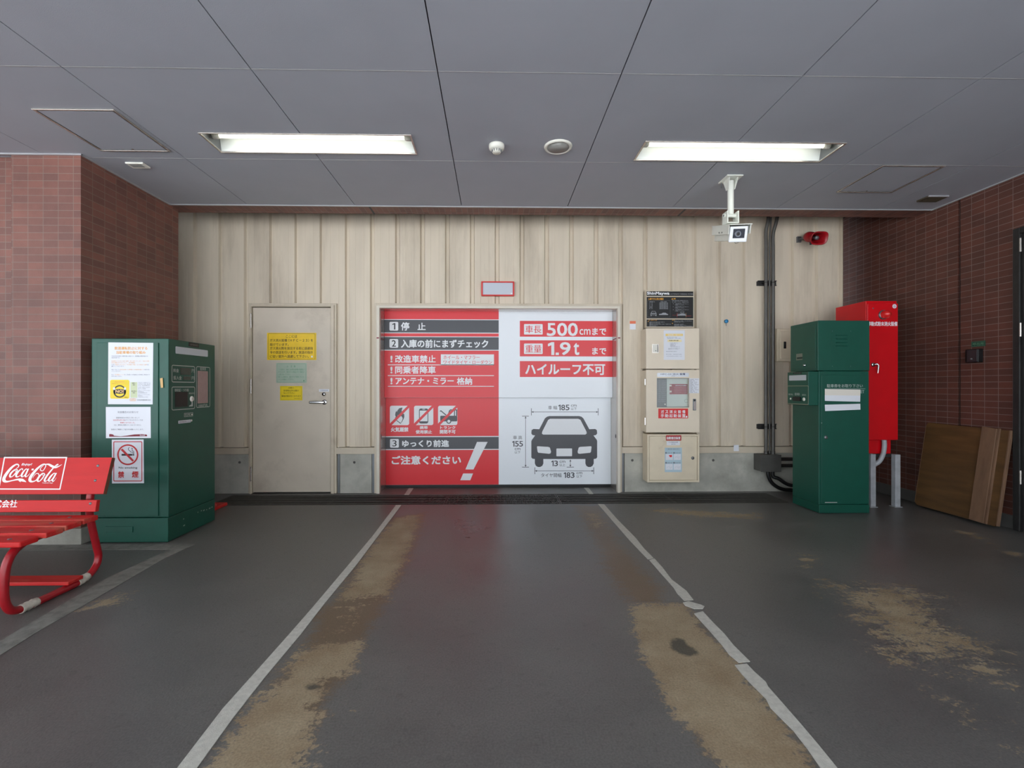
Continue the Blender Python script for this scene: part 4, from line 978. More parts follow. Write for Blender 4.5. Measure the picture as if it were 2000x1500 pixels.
for dz, lab in ((.03, 'short dark horizontal conduit behind the green machine, upper of two'), (-.035, 'short dark horizontal conduit behind the green machine, lower of two')):
    b = MB(); b.tube([(JB[2] + .005, 4.6, zc + dz), (JB[2] + .3, 4.6, zc + dz)], .017, mat('black_pipe', (40, 39, 38), .5), 14); tag(b.build('conduit_stub'), lab, 'pipe', 'dark stubs right of the junction box')
q = boxrect(1518, 642, 1556, 706, 4.61)
kb = thing('switch_box', ((q[0] + q[2]) / 2, YW, q[1]), 'small cream wall box with black latch partly hidden behind the green machine', 'box')
MB().box(q[0], q[2], 4.61, YW - .0005, q[1], q[3], CREAMRUST, bev=.004).build('body', kb)
MB().box(q[0] + .03, q[2] - .03, 4.604, 4.6095, q[1] + .03, q[3] - .03, CREAMRUST, bev=.003).build('door', kb)
p = onY(1533, 674, 4.60); MB().box(p.x - .012, p.x + .012, 4.595, 4.6035, p.z - .035, p.z + .035, BLACK, bev=.004).build('latch', kb)

# red horn loudspeaker
ho = thing('horn_speaker', (px(1575, 470).x, YW, px(1575, 478).z), 'red horn loudspeaker bracketed high on the cream wall above the green ticket machine', 'horn')
pb = px(1562, 468, 4.66); pm = onY(1598, 466, 4.40)
ax = (pm - Vector((pb.x + .02, 4.58, pb.z))).normalized(); st = Vector((pb.x + .03, 4.565, pb.z - .002))
b = MB(); b.lathe([(.0001, -.03), (.042, -.028), (.05, -.005), (.05, .045), (.038, .06), (.034, .07)], TUBERED, st, ax, 28)
rt = ax.cross(Vector((0, 0, 1))).normalized(); upv = rt.cross(ax).normalized()
b.build('driver_body', ho)
L_ = (pm - st).length
b = MB()
def horn_ring(w, h, t, e):
    out = []
    for k in range(40):
        a = 2 * math.pi * k / 40; c_, s_ = math.cos(a), math.sin(a); out.append(st + ax * t + rt * (w * math.copysign(abs(c_) ** e, c_)) + upv * (h * math.copysign(abs(s_) ** e, s_)))
    return out
rings = [horn_ring(.034, .034, .065, 1), horn_ring(.05, .044, .065 + (L_ - .065) * .4, .9), horn_ring(.063, .05, .065 + (L_ - .065) * .78, .75), horn_ring(.077, .061, L_ - .004, .65), horn_ring(.080, .064, L_, .65), horn_ring(.075, .059, L_ + .003, .65), horn_ring(.059, .046, .065 + (L_ - .065) * .78, .75), horn_ring(.046, .04, .065 + (L_ - .065) * .4, .9), horn_ring(.03, .03, .07, 1)]
vs = [p for r in rings for p in r]; fs = []
for i in range(len(rings) - 1):
    for k in range(40): fs.append((i * 40 + k, i * 40 + (k + 1) % 40, (i + 1) * 40 + (k + 1) % 40, (i + 1) * 40 + k))
b.add(vs, fs, TUBERED, True); b.build('horn_bell', ho)
b = MB(); b.lathe([(.018, -.05), (.02, -.01), (.019, 0), (.0001, .003)], GREYMETAL, st + ax * (L_ * .8), ax, 20); b.build('centre_plug', ho)
b = MB(); b.box(pb.x - .03, pb.x + .01, 4.648, YW - .0005, pb.z - .03, pb.z + .03, GREYMETAL, bev=.002); b.tube([(pb.x - .01, 4.65, pb.z), (pb.x, 4.60, pb.z - .005), st + ax * .0 - Vector((0, 0, .0))], .009, GREYMETAL, 10); b.build('bracket', ho); b = MB(); b.tube([st + ax * .03 - Vector((0, 0, .05)), st + ax * .03 - Vector((0, 0, .075))], .01, BLACK, 12); b.build('cable_gland', ho)

# ================================================================ CEILING FIXTURES
for (x0, x1, y0, y1), lab in zip(LAMPS, ('lit fluorescent ceiling light above the beige door', 'lit fluorescent ceiling light above the security camera')):
    la = thing('ceiling_light', ((x0 + x1) / 2, (y0 + y1) / 2, HC), lab, 'light', 'recessed fluorescent ceiling lights')
    b = MB(); dz = .095; i_ = .03
    b.add([(x0, y0, HC), (x1, y0, HC), (x1, y1, HC), (x0, y1, HC), (x0 + .004, y0 + i_, HC + dz), (x1 - .004, y0 + i_, HC + dz), (x1 - .004, y1 - i_, HC + dz), (x0 + .004, y1 - i_, HC + dz)],
          [(0, 1, 5, 4), (2, 3, 7, 6), (4, 5, 6, 7)], REFLECTOR)
    b.add([(x0, y0, HC), (x0, y1, HC), (x0 + .004, y1 - i_, HC + dz), (x0 + .004, y0 + i_, HC + dz)], [(3, 2, 1, 0)], GREYMETAL); b.add([(x1, y0, HC), (x1, y1, HC), (x1 - .004, y1 - i_, HC + dz), (x1 - .004, y0 + i_, HC + dz)], [(0, 1, 2, 3)], GREYMETAL)
    b.build('reflector', la)
    b = MB(); t_ = .012
    for q in ((x0 - t_, x1 + t_, y0 - t_, y0), (x0 - t_, x1 + t_, y1, y1 + t_), (x0 - t_, x0, y0, y1), (x1, x1 + t_, y0, y1)): b.box(*q, HC - .007, HC - .0005, STEEL, bev=.001)
    b.build('trim_frame', la)
    ym = (y0 + y1) / 2; zt_ = HC + .045
    b = MB(); b.tube([(x0 + .055, ym, zt_), (x1 - .055, ym, zt_)], .0155, emit('tube_glow', (255, 253, 240), 2.4), 16); b.build('fluorescent_tube', la)
    for xa, xb in ((x0 + .012, x0 + .054), (x1 - .054, x1 - .012)):
        b = MB(); b.lathe([(.0001, 0), (.022, 0), (.022, .03), (.017, .041), (.0001, .0415)] if xa < (x0 + x1) / 2 else [(.0001, .0415), (.022, .0415), (.022, .01), (.017, .0005), (.0001, 0)], OFFWHITE, (xa, ym, zt_), (1, 0, 0), 20); b.build('lamp_holder', la)
# smoke detector
p = onZ(970, 283, HC)
sd = thing('smoke_detector', (p.x, p.y, HC), 'round off-white smoke detector on the ceiling left of the flat speaker', 'smoke detector')
b = MB(); b.lathe([(.0001, 0.001), (.05, 0.001), (.051, .01), (.049, .026), (.04, .034), (.03, .036), (.0001, .036)], OFFWHITE, (p.x, p.y, HC), (0, 0, -1), 40); b.build('body', sd)
b = MB(); b.lathe([(.028, .0365), (.030, .045), (.026, .052), (.0001, .054)], OFFWHITE, (p.x, p.y, HC), (0, 0, -1), 32)
for k in range(12):
    t_ = 2 * math.pi * k / 12; c_, s_ = math.cos(t_), math.sin(t_); b.box(p.x + .031 * c_ - .003, p.x + .031 * c_ + .003, p.y + .031 * s_ - .003, p.y + .031 * s_ + .003, HC - .049, HC - .037, GREYMETAL)
b.build('sensor_cage', sd)
p = onZ(1090, 286, HC)
sp_ = thing('ceiling_speaker', (p.x, p.y, HC), 'flat round ceiling speaker with mesh centre, right of the smoke detector', 'speaker')
b = MB(); b.lathe([(.072, .010), (.078, .013), (.088, .010), (.092, .001)], OFFWHITE, (p.x, p.y, HC), (0, 0, -1), 48); b.build('rim', sp_)
b = MB(); b.lathe([(.0001, .009), (.0715, .009), (.0715, .001)], mat('speaker_mesh', (178, 178, 172), .6, bump=.6, bscale=500), (p.x, p.y, HC), (0, 0, -1), 48); b.build('grille', sp_)
# access hatches
for pts, lab in ((((60, 211), (222, 212), (333, 294), (200, 294)), 'square ceiling access hatch above the brick pier and payment machine'), (((1725, 321.5), (1848, 323), (1740, 375), (1633, 374)), 'square ceiling access hatch above the red cabinet')):
    P_ = [onZ(*q, HC) for q in pts]
    x0 = (P_[0].x + P_[3].x) / 2; x1 = (P_[1].x + P_[2].x) / 2; y0 = (P_[0].y + P_[1].y) / 2; y1 = (P_[2].y + P_[3].y) / 2
    ha = thing('access_hatch', ((x0 + x1) / 2, (y0 + y1) / 2, HC), lab, 'hatch', 'ceiling access hatches')
    b = MB(); e_ = .012
    for q in ((x0, x1, y0, y0 + e_), (x0, x1, y1 - e_, y1), (x0, x0 + e_, y0 + e_, y1 - e_), (x1 - e_, x1, y0 + e_, y1 - e_)): b.box(*q, HC - .008, HC - .0005, STEEL, bev=.001)
    b.build('hatch_frame', ha)
    b = MB(); e_ = .02; b.box(x0 + e_, x1 - e_, y0 + e_, y1 - e_, HC - .006, HC - .0006, CEILMAT)
    e1 = .013
    for q in ((x0 + e1, x1 - e1, y0 + e1, y0 + e_), (x0 + e1, x1 - e1, y1 - e_, y1 - e1), (x0 + e1, x0 + e_, y0 + e_, y1 - e_), (x1 - e_, x1 - e1, y0 + e_, y1 - e_)): b.box(*q, HC - .002, HC - .0006, BLACK)
    xm = x0 + (x1 - x0) * .5; b.build('hatch_panel', ha)
    b = MB(); b.tube([(xm, y1 - .03, HC - .009), (xm, y1 - .03, HC - .0061)], .006, STEEL, 12); b.build('hatch_lock', ha)
# small plates
P_ = [onZ(*q, HC) for q in ((246, 316), (278, 316), (294, 326), (258, 326))]
x0, x1, y0, y1 = (P_[0].x + P_[3].x) / 2, (P_[1].x + P_[2].x) / 2, P_[0].y, P_[3].y
b = MB(); b.box(x0, x1, y0, y1, HC - .012, HC - .0005, OFFWHITE, bev=.003)
for k in range(4): b.box(x0 + .02, x1 - .02, y0 + .012 + k * (y1 - y0 - .03) / 4, y0 + .018 + k * (y1 - y0 - .03) / 4, HC - .0128, HC - .0121, GREYMETAL)
tag(b.build('ceiling_plate'), 'small cream slotted plate on the ceiling beside the left brick wall', 'plate')
P_ = [onZ(*q, HC) for q in ((1814, 381), (1853, 381), (1830, 392), (1791, 392))]
x0, x1, y0, y1 = (P_[0].x + P_[3].x) / 2, (P_[1].x + P_[2].x) / 2, P_[0].y, P_[3].y
VENTB = mat('vent_brown', (70, 62, 48), .5)
b = MB(); b.box(x0, x1, y0, y0 + .01, HC - .012, HC - .0005, CEILEDGE); b.box(x0, x1, y1 - .01, y1, HC - .012, HC - .0005, VENTB); b.box(x0, x0 + .01, y0 + .01, y1 - .01, HC - .012, HC - .0005, VENTB); b.box(x1 - .01, x1, y0 + .01, y1 - .01, HC - .012, HC - .0005, VENTB)
b.box(x0 + .01, x1 - .01, y0 + .01, y1 - .01, HC - .003, HC - .0005, BLACK)
for k in range(7): yy = y0 + .02 + k * (y1 - y0 - .04) / 6; b.box(x0 + .01, x1 - .01, yy - .003, yy + .003, HC - .011, HC - .0035, VENTB)
tag(b.build('ceiling_vent'), 'small dark brown louvred vent on the ceiling near the right brick wall', 'vent')

# security camera
pc = onZ(1427, 349, HC); cx_, cy_ = pc.x, pc.y
CAMW = mat('camera_white', (226, 228, 218), .4, var=.04, dirt=(150, 150, 136), dirt_t=.72)
sc = thing('security_camera', (cx_, cy_, HC), 'white boxed security camera hanging on a white pole from the ceiling', 'camera')
b = MB(); b.box(cx_ - .06, cx_ + .06, cy_ - .07, cy_ + .07, HC - .008, HC - .0005, CAMW, bev=.001)
for s_ in (-1, 1): b.add([(cx_ + s_ * .03, cy_ - .05, HC - .008), (cx_ + s_ * .03, cy_ + .05, HC - .008), (cx_ + s_ * .022, cy_ + .02, HC - .085), (cx_ + s_ * .022, cy_ - .02, HC - .085), (cx_ + s_ * .033, cy_ - .05, HC - .008), (cx_ + s_ * .033, cy_ + .05, HC - .008), (cx_ + s_ * .025, cy_ + .02, HC - .085), (cx_ + s_ * .025, cy_ - .02, HC - .085)], [(0, 1, 2, 3), (7, 6, 5, 4), (0, 4, 5, 1), (1, 5, 6, 2), (2, 6, 7, 3), (3, 7, 4, 0)], CAMW)
for s_ in (-1, 1): b.tube([(cx_ + s_ * .045, cy_ + .05, HC - .008), (cx_ + s_ * .045, cy_ + .05, HC - .05)], .003, GREYMETAL, 8)
b.build('ceiling_bracket', sc)
zp = onY(1427, 420, cy_).z
MB().tube([(cx_, cy_, HC - .02), (cx_, cy_, zp)], .022, CAMW, 20).build('pole', sc)
hz0, hz1 = onY(1440, 458, cy_ - .16).z, onY(1440, 429, cy_ - .16).z
b = MB(); b.box(cx_ - .045, cx_ - .036, cy_ - .04, cy_ + .04, hz1 + .028, zp + .02, CAMW, bev=.003); b.box(cx_ + .036, cx_ + .045, cy_ - .04, cy_ + .04, hz1 + .028, zp + .02, CAMW, bev=.003); b.box(cx_ - .045, cx_ + .045, cy_ - .04, cy_ + .04, hz1 + .02, hz1 + .028, CAMW, bev=.002)
b.tube([(cx_ - .052, cy_, zp - .005), (cx_ + .052, cy_, zp - .005)], .014, CAMW, 14); b.tube([(cx_ - .056, cy_, zp - .005), (cx_ + .056, cy_, zp - .005)], .006, GREYMETAL, 10); b.build('swivel_joint', sc)
ang = math.radians(-7); zq = hz1 + .02; M = Matrix.Translation((cx_, cy_, zq)) @ Matrix.Rotation(ang, 4, 'Z') @ Matrix.Rotation(math.radians(17), 4, 'X') @ Matrix.Translation((-cx_, -cy_, -zq))
fy = cy_ - .17
xo0, xo1 = cx_ - .055, cx_ + .062
b = MB(); b.box(xo0, xo1, fy + .02, fy + .34, hz0 + .008, hz1, CAMW, bev=.008, M=M); b.build('housing', sc)
b = MB(); b.box(xo0 - .004, xo1 + .004, fy, fy + .0195, hz0, hz1 + .004, mat('camera_face', (238, 240, 242), .35), bev=.007, M=M, seg=3); b.build('front_bezel', sc)
b = MB(); b.box(xo0 + .018, xo1 - .018, fy - .003, fy - .0005, hz0 + .028, hz1 - .014, mat('camera_glass', (22, 27, 42), .3, spec=.2), bev=.001, M=M)
lc = M @ Vector(((xo0 + xo1) / 2 - .005, fy - .0035, (hz0 + hz1) / 2 + .003)); b.lathe([(.0001, .001), (.018, .0012), (.024, .002), (.026, 0)], mat('lens_ring', (62, 68, 82), .2), lc, M.to_3x3() @ Vector((0, -1, 0)), 24); b.lathe([(.0001, .003), (.012, .002)], BLACK, lc, M.to_3x3() @ Vector((0, -1, 0)), 20); b.build('lens_window', sc)
b = MB(); b.box(xo0 - .018, xo1 + .018, fy - .03, fy + .37, hz1 + .012, hz1 + .0185, CAMW, bev=.002, M=M)
for x in (xo0 - .018, xo1 + .0135): b.box(x, x + .0045, fy - .01, fy + .35, hz1 - .05, hz1 + .012, CAMW, bev=.001, M=M)
for yy in (.12, .18): b.tube([M @ Vector((xo0 - .021, fy + yy, hz1 - .035)), M @ Vector((xo0 - .017, fy + yy, hz1 - .035))], .006, GREYMETAL, 10)
b.build('sun_shield', sc)
p0 = M @ Vector((cx_ + .01, fy + .1, hz0 + .008)); MB().tube(smooth([p0, p0 + Vector((.01, -.01, -.02)), p0 + Vector((.03, -.02, -.012)), p0 + Vector((.034, -.02, .0))], 6), .0018, GREYMETAL, 8).build('cable', sc)

# ================================================================ PAYMENT MACHINE (left)
pf = onZ(328, 1060, 0); MX1, MY0 = pf.x, pf.y
MX0 = onY(177, 900, MY0).x; MZ = onY(328, 661, MY0).z; MY1 = onX(420, 900, MX1).y
KZ = onY(328, 1011, MY0).z
pm_ = thing('payment_machine', ((MX0 + MX1) / 2, (MY0 + MY1) / 2, 0), 'tall green parking payment machine with posters, standing behind the red bench', 'payment machine')
MB().box(MX0, MX1, MY0, MY1, .004, KZ - .002, GREEN, bev=.004).build('plinth', pm_)
body = MB().box(MX0, MX1, MY0 + .006, MY1, KZ, MZ, GREEN, bev=.005).build('body', pm_)
fx0, fx1 = onY(189, 800, MY0).x, onY(309, 800, MY0).x
MB().box(fx0, fx1, MY0 - .001, MY0 + .005, KZ + .012, MZ - .03, GREEN, bev=.002).build('front_door', pm_)
MF = faceY(MY0)
b = MB(); q = boxrect(207, 1028, 260, 1040, MY0); b.box(q[0], q[2], MY0 - .006, MY0 - .0005, q[1], q[3], GREEN, bev=.002); b.build('base_vent', pm_)
MS = faceXp(MX1)
k9 = crop(310, 650, 7.5)
def S(x, y): return MS.px(*k9(x, y))
def sbox(x0, y0, x1, y1): p = S(x0, y0); q = S(x1, y1); return min(p[0], q[0]), min(p[1], q[1]), max(p[0], q[0]), max(p[1], q[1])
SILV = mat('silver_line', (176, 184, 178), .4)
def sframe(b, pts, w): q = (S(*pts[0])[0], S(*pts[2])[1], S(*pts[1])[0], S(*pts[0])[1]); b.frame(MS, *q, w, SILV, L2, .014); return q
b = MB(); a0, z0 = S(245, 306); a1, z1 = S(715, 225); b.plate(MS, rrect(a0, S(245, 303)[1], a1, S(245, 198)[1], .006), mat('display_grey', (188, 194, 198), .3), .0005, .002); b.build('header_window', pm_)
b = MB(); a0 = S(438, 0)[0]; a1 = S(584, 0)[0]; zc = S(438, 165)[1]; b.plate(MS, rrect(a0, zc - .016, a1, zc + .014, .002), BLACK, .0005, .002); T_ = ('AMANO'); b.text(MS, T_, a0 + .012, zc - .008, a1 - .012, zc + .006, GREYMETAL, .003); b.build('maker_badge', pm_)
b = MB()
qa = (S(188, 0)[0], S(188, 725)[1], S(528, 0)[0], S(188, 468)[1]); b.frame(MS, *qa, .005, SILV, L2, .014); b.build('outline_print', pm_); b = MB()
qb = (qa[0], S(188, 1138)[1], qa[2], S(188, 788)[1]); b.frame(MS, *qb, .005, SILV, L2, .014); b.build('outline_print', pm_); b = MB()
qc = (S(548, 0)[0], S(548, 1100)[1], S(750, 0)[0], S(548, 490)[1]); b.frame(MS, *qc, .005, SILV, L2, .014)
b.build('outline_print', pm_)
def ST(b, s_, x0, x1, xr, y0, y1, bold=.008):
    p = S(xr, y0)[1]; q = S(xr, y1)[1]; b.text(MS, s_, S(x0, 0)[0], q, S(x1, 0)[0], p, SILV, L2, bold)
for q in (('料金', 212, 292, 250, 525, 580), ('円', 482, 518, 500, 533, 585), ('投入金', 214, 334, 270, 630, 688), ('円', 482, 518, 500, 640, 692), ('領収証・つり銭', 230, 436, 330, 818, 862), ('駐車券', 606, 690, 650, 508, 552), ('1000円札', 580, 720, 650, 1040, 1085), ('領収証発行', 440, 522, 480, 874, 900)):
    b = MB(); ST(b, *q); b.build('lettering', pm_)
GD = mat('display_dark', (34, 48, 40), .2)
b = MB(); b.rect(MS, S(315, 0)[0], S(390, 615)[1], S(470, 0)[0], S(390, 515)[1], GD, L2); b.rect(MS, S(360, 0)[0], S(410, 688)[1], S(470, 0)[0], S(410, 640)[1], GD, L2); b.build('amount_display', pm_)
b = MB(); b.rect(MS, S(236, 0)[0], S(330, 1080)[1], S(420, 0)[0], S(330, 868)[1], BLACK, L2); b.frame(MS, S(230, 0)[0], S(330, 1092)[1], S(428, 0)[0], S(330, 862)[1], .004, GREENDARK, .003); b.build('change_tray', pm_)
b = MB(); b.plate(MS, rrect(S(568, 0)[0], S(640, 1032)[1], S(716, 0)[0], S(640, 560)[1], .004), PINKGREY, .0005, .002); b.build('note_slot_cover', pm_)
b = MB(); a_ = S(484, 0)[0]; z_ = S(484, 968)[1]; b.lathe([(.0001, .006), (.016, .006), (.02, .003), (.021, 0)], OFFWHITE, MS.w(a_, z_), MS.n, 20); b.rect(MS, a_ - .002, z_ - .009, a_ + .002, z_ + .009, GREYMETAL, .0068); b.build('coin_slot', pm_)
b = MB(); a0 = S(440, 0)[0]; a1 = S(494, 0)[0]; z0 = S(470, 1078)[1]; z1 = S(470, 1012)[1]; b.draw(MS, [(a0, z0), (a1, z0), (a1, z1), (a1 - .016, z1), (a1 - .016, z0 + .014), (a0, z0 + .006)], SILV, .003); b.build('return_lever', pm_)
b = MB(); b.frame(MS, S(370, 0)[0], S(430, 1228)[1], S(500, 0)[0], S(430, 1172)[1], .003, SILV, L2); ST(b, '呼出押釦', 380, 462, 430, 1182, 1218); b.rect(MS, S(472, 0)[0], S(480, 1208)[1], S(490, 0)[0], S(480, 1186)[1], OFFWHITE, .003); b.build('call_button', pm_)
b = MB(); b.rect(MS, S(284, 0)[0], S(370, 1322)[1], S(466, 0)[0], S(370, 1280)[1], PAPER, L2); b.text(MS, '精算機故障の方は', S(296, 0)[0], S(370, 1314)[1], S(456, 0)[0], S(370, 1290)[1], BLACKPRINT, .0022); b.draw(MS, circ(S(480, 0)[0], S(480, 1284)[1], .008, 16), OFFWHITE, L2); b.build('help_label', pm_)
kk = crop(160, 640, 3.4107)
b = MB()
for x, y, l_ in ((795, 1220, .012), (812, 1217, .02), (830, 1213, .01), (850, 1204, .02), (866, 1196, .014), (772, 1230, .008), (680, 1318, .02), (677, 1275, .01)):
    a_, z_ = MS.px(*kk(x, y)); b.draw(MS, [(a_ - l_ / 2, z_ - .004), (a_ + l_ / 2, z_ - .002), (a_ + l_ / 2, z_ + .005), (a_ - l_ / 3, z_ + .004)], SCRATCH, L1)
b.build('paint_chips', pm_)
b = MB(); q = boxrect(312.5, 739, 319, 757, MY0); b.draw(MF, [(q[0], q[3]), (q[2] - .004, q[3] + .004), (q[2], q[1]), (q[0] + .006, q[1] - .002)], TAN, L1); b.build('tape_scrap', pm_)
# posters on the payment machine
k10 = crop(200, 650, 8.8235); k11 = crop(200, 780, 8.3333)
MP = faceY(MY0 - .001)
K = lambda pts, k: [MP.px(*k(*p)) for p in pts]
b = MB(); b.plate(MP, K([(104, 165), (878, 174), (868, 1234), (98, 1231)], k10), PAPER, .0004, .0006)
d1_, d2_, d3_, d4_ = .0016, .0022, .0028, .0034
T(b, MP, k10, '飲酒運転防止に対する', 212, 240, 778, 292, ORANGETEXT, d1_, .02); T(b, MP, k10, '当駐車場の取り組み', 242, 312, 748, 364, ORANGETEXT, d1_, .02)
for y, x0, x1, s_, m_ in ((392, 160, 790, '平成14年6月1日施行の道路交通法の改正により、飲酒運転の罰則が強化され', GREYTEXT), (420, 160, 300, '当駐車場では', GREYTEXT), (478, 158, 820, '飲酒運転をされた方のお車の出庫は、固くお断りいたします。ご協力をお願い', ORANGETEXT), (506, 158, 566, '安全運転を守るために、飲酒運転', ORANGETEXT),
                          (540, 160, 224, 'なお、', GREYTEXT), (540, 228, 764, '飲酒をされた方は、代行運転の手配、または翌日の出庫', ORANGETEXT), (540, 768, 804, 'をお', GREYTEXT), (568, 160, 386, '願いしております。', GREYTEXT), (624, 158, 300, '料金につきましては', GREYTEXT), (624, 306, 720, '翌日出庫のお客様には特別料金にて', ORANGETEXT), (624, 724, 822, 'お取り扱い', GREYTEXT),
                          (652, 158, 324, 'いたしております。', GREYTEXT), (712, 158, 210, 'また、', GREYTEXT), (712, 214, 374, '代行運転サービス', ORANGETEXT), (712, 380, 820, 'をご利用のお客様はお気軽に係員まで', GREYTEXT), (740, 158, 342, 'お申し付けください。', GREYTEXT)):
    T(b, MP, k10, s_, x0, y, x1, y + 20, m_, d1_, .004, res=1)
R(b, MP, k10, 136, 810, 468, 1136, YELLOW2, d1_, .012); T(b, MP, k10, '飲酒運転は', 212, 830, 388, 858, ORANGETEXT, d2_, .01); T(b, MP, k10, '絶対にしない、させない', 170, 868, 430, 884, ORANGETEXT, d2_)
c_ = MP.px(*k10(302, 1010)); r_ = MP.px(*k10(412, 1010))[0] - c_[0]
b.ring(MP, circ(*c_, r_), circ(*c_, r_ * .8), BLACKPRINT, d2_)
b.draw(MP, K([(200, 985), (230, 975), (300, 968), (375, 975), (405, 985), (400, 1055), (360, 1045), (300, 1052), (240, 1045), (205, 1055)], k10), BLACKPRINT, d2_)
T(b, MP, k10, 'NO!', 232, 982, 372, 1036, mat('warm_print', (240, 196, 130), .5), d3_, .03)
R(b, MP, k10, 190, 940, 226, 984, PAPER, d3_, .004); R(b, MP, k10, 378, 940, 412, 984, PAPER, d3_, .004); T(b, MP, k10, '飲酒防止', 384, 1104, 446, 1118, BROWNPRINT, d2_)
R(b, MP, k10, 486, 850, 604, 1120, mat('pale_lime', (206, 214, 176), .6), d1_)
T(b, MP, k10, '酒酔い', 514, 858, 580, 878, BLACKPRINT, d2_, .01); T(b, MP, k10, '運転', 526, 888, 568, 906, BLACKPRINT, d2_, .01); T(b, MP, k10, '酒気帯び', 502, 996, 594, 1016, BLACKPRINT, d2_, .01); T(b, MP, k10, '運転', 526, 1026, 568, 1044, BLACKPRINT, d2_, .01)
for y, x1, s_ in ((852, 832, '5年以下の懲役または'), (876, 830, '100万円以下の罰金、違反点数'), (900, 824, '35点（欠格期間3年）'), (932, 820, '3年以下の懲役または50万円'), (956, 750, '以下の罰金'), (988, 828, '呼気1リットル中0.25mg以上'), (1006, 712, '違反点数25点'), (1028, 780, '（欠格期間2年）'), (1058, 826, '呼気1リットル中0.15mg以上'), (1076, 690, '違反点数13点'), (1100, 790, '（免許停止90日）')):
    T(b, MP, k10, s_, 620, y, x1, y + 15, GREYTEXT, d1_, .004, res=1)
b.frame(MP, *boxpx(MP, k10, 474, 1132, 582, 1176), .0022, ORANGETEXT, d1_, .006); T(b, MP, k10, 'NPD', 492, 1140, 566, 1168, ORANGETEXT, d1_, .01); T(b, MP, k10, '日本駐車場開発株式会社', 604, 1148, 838, 1168, BLACKPRINT, d1_, .008)
tag(b.build('poster'), 'tall white poster with orange heading and yellow steering wheel picture on green payment machine', 'poster')
b = MB(); b.plate(MP, K([(58, 124), (786, 122), (790, 630), (60, 632)], k11), PAPER, .0004, .0006)
T(b, MP, k11, '灰皿撤去のお知らせ', 250, 190, 588, 224, GREYTEXT, d1_, .006)
for y, x0, x1, s_, m_ in ((286, 226, 608, '健康増進法の改正に伴いまして', GREYTEXT), (324, 176, 362, '2020年4月1日', REDTEXT), (324, 364, 662, 'よりこちらのスペースは', GREYTEXT), (366, 292, 536, '禁煙となりました。', REDTEXT), (404, 192, 636, 'なお、敷地内に喫煙スペースはございません。', GREYTEXT), (476, 146, 674, '皆様のご理解とご協力をお願いいたします。', GREYTEXT)):
    T(b, MP, k11, s_, x0, y, x1, y + 25, m_, d1_, .006)
b.draw(MP, K([(114, 566), (140, 564), (180, 572), (192, 592), (300, 600), (400, 590), (520, 570), (640, 566), (720, 572), (732, 584), (730, 600), (600, 602), (400, 606), (114, 608)], k11), CRIMSON, d1_); T(b, MP, k11, 'Rimowell', 614, 572, 694, 594, PAPER, d2_, .01)
tag(b.build('poster'), 'landscape white notice with a maroon wave along its bottom edge on green payment machine', 'poster')
b = MB(); b.plate(MP, K([(156, 656), (672, 652), (678, 1364), (160, 1368)], k11), PAPER, .0004, .0012)
e1, e2, e3, e4 = .0022, .0028, .0034, .004
b.frame(MP, *boxpx(MP, k11, 182, 682, 652, 1335), .0055, REDTEXT, e1, .008)
c_ = MP.px(*k11(418, 900)); r_ = MP.px(*k11(590, 900))[0] - c_[0]
b.rect(MP, *boxpx(MP, k11, 316, 886, 488, 916), BLACKPRINT, e1); b.rect(MP, *boxpx(MP, k11, 494, 886, 504, 916), BLACKPRINT, e1); b.rect(MP, *boxpx(MP, k11, 508, 886, 520, 916), BLACKPRINT, e1)
b.stroke(MP, [(*MP.px(*k11(*p)), .0035) for p in [(514, 882), (512, 845), (490, 836), (488, 815), (492, 798), (472, 790)]], BLACKPRINT, e1); b.stroke(MP, [(*MP.px(*k11(*p)), .0035) for p in [(502, 878), (492, 860), (462, 856), (452, 838), (428, 820), (428, 795), (446, 784)]], BLACKPRINT, e1)
b.ring(MP, circ(*c_, r_, 56), circ(*c_, r_ * .86, 56), REDTEXT, e2)
b.draw(MP, K([(304, 822), (330, 798), (520, 992), (496, 1014)], k11), REDTEXT, e3)
T(b, MP, k11, 'No smoking', 270, 1094, 572, 1136, BLACKPRINT, e1, .014); T(b, MP, k11, '禁', 258, 1170, 358, 1276, REDTEXT, e1, .03); T(b, MP, k11, '煙', 484, 1168, 592, 1272, REDTEXT, e1, .03)
tag(b.build('no_smoking_sign'), 'white no-smoking sign with red border partly behind the bench back', 'sign')

# ---- traffic cone behind the payment machine
tc = thing('traffic_cone', (-2.56, 4.0, 0), 'red traffic cone mostly hidden behind the green payment machine', 'traffic cone')
b = MB(); b.box(-2.74, -2.385, 3.83, 4.19, .002, .03, CONERED, bev=.006, seg=3); b.lathe([(.16, .03), (.15, .045), (.145, .05), (.14, .0505)], CONERED, (-2.56, 4.01, 0), (0, 0, 1), 40); b.build('base', tc)
b = MB(); b.lathe([(.14, .05), (.128, .10), (.04, .64), (.032, .68), (.025, .68)], CONERED, (-2.56, 4.01, 0), (0, 0, 1), 40); b.build('cone_body', tc)

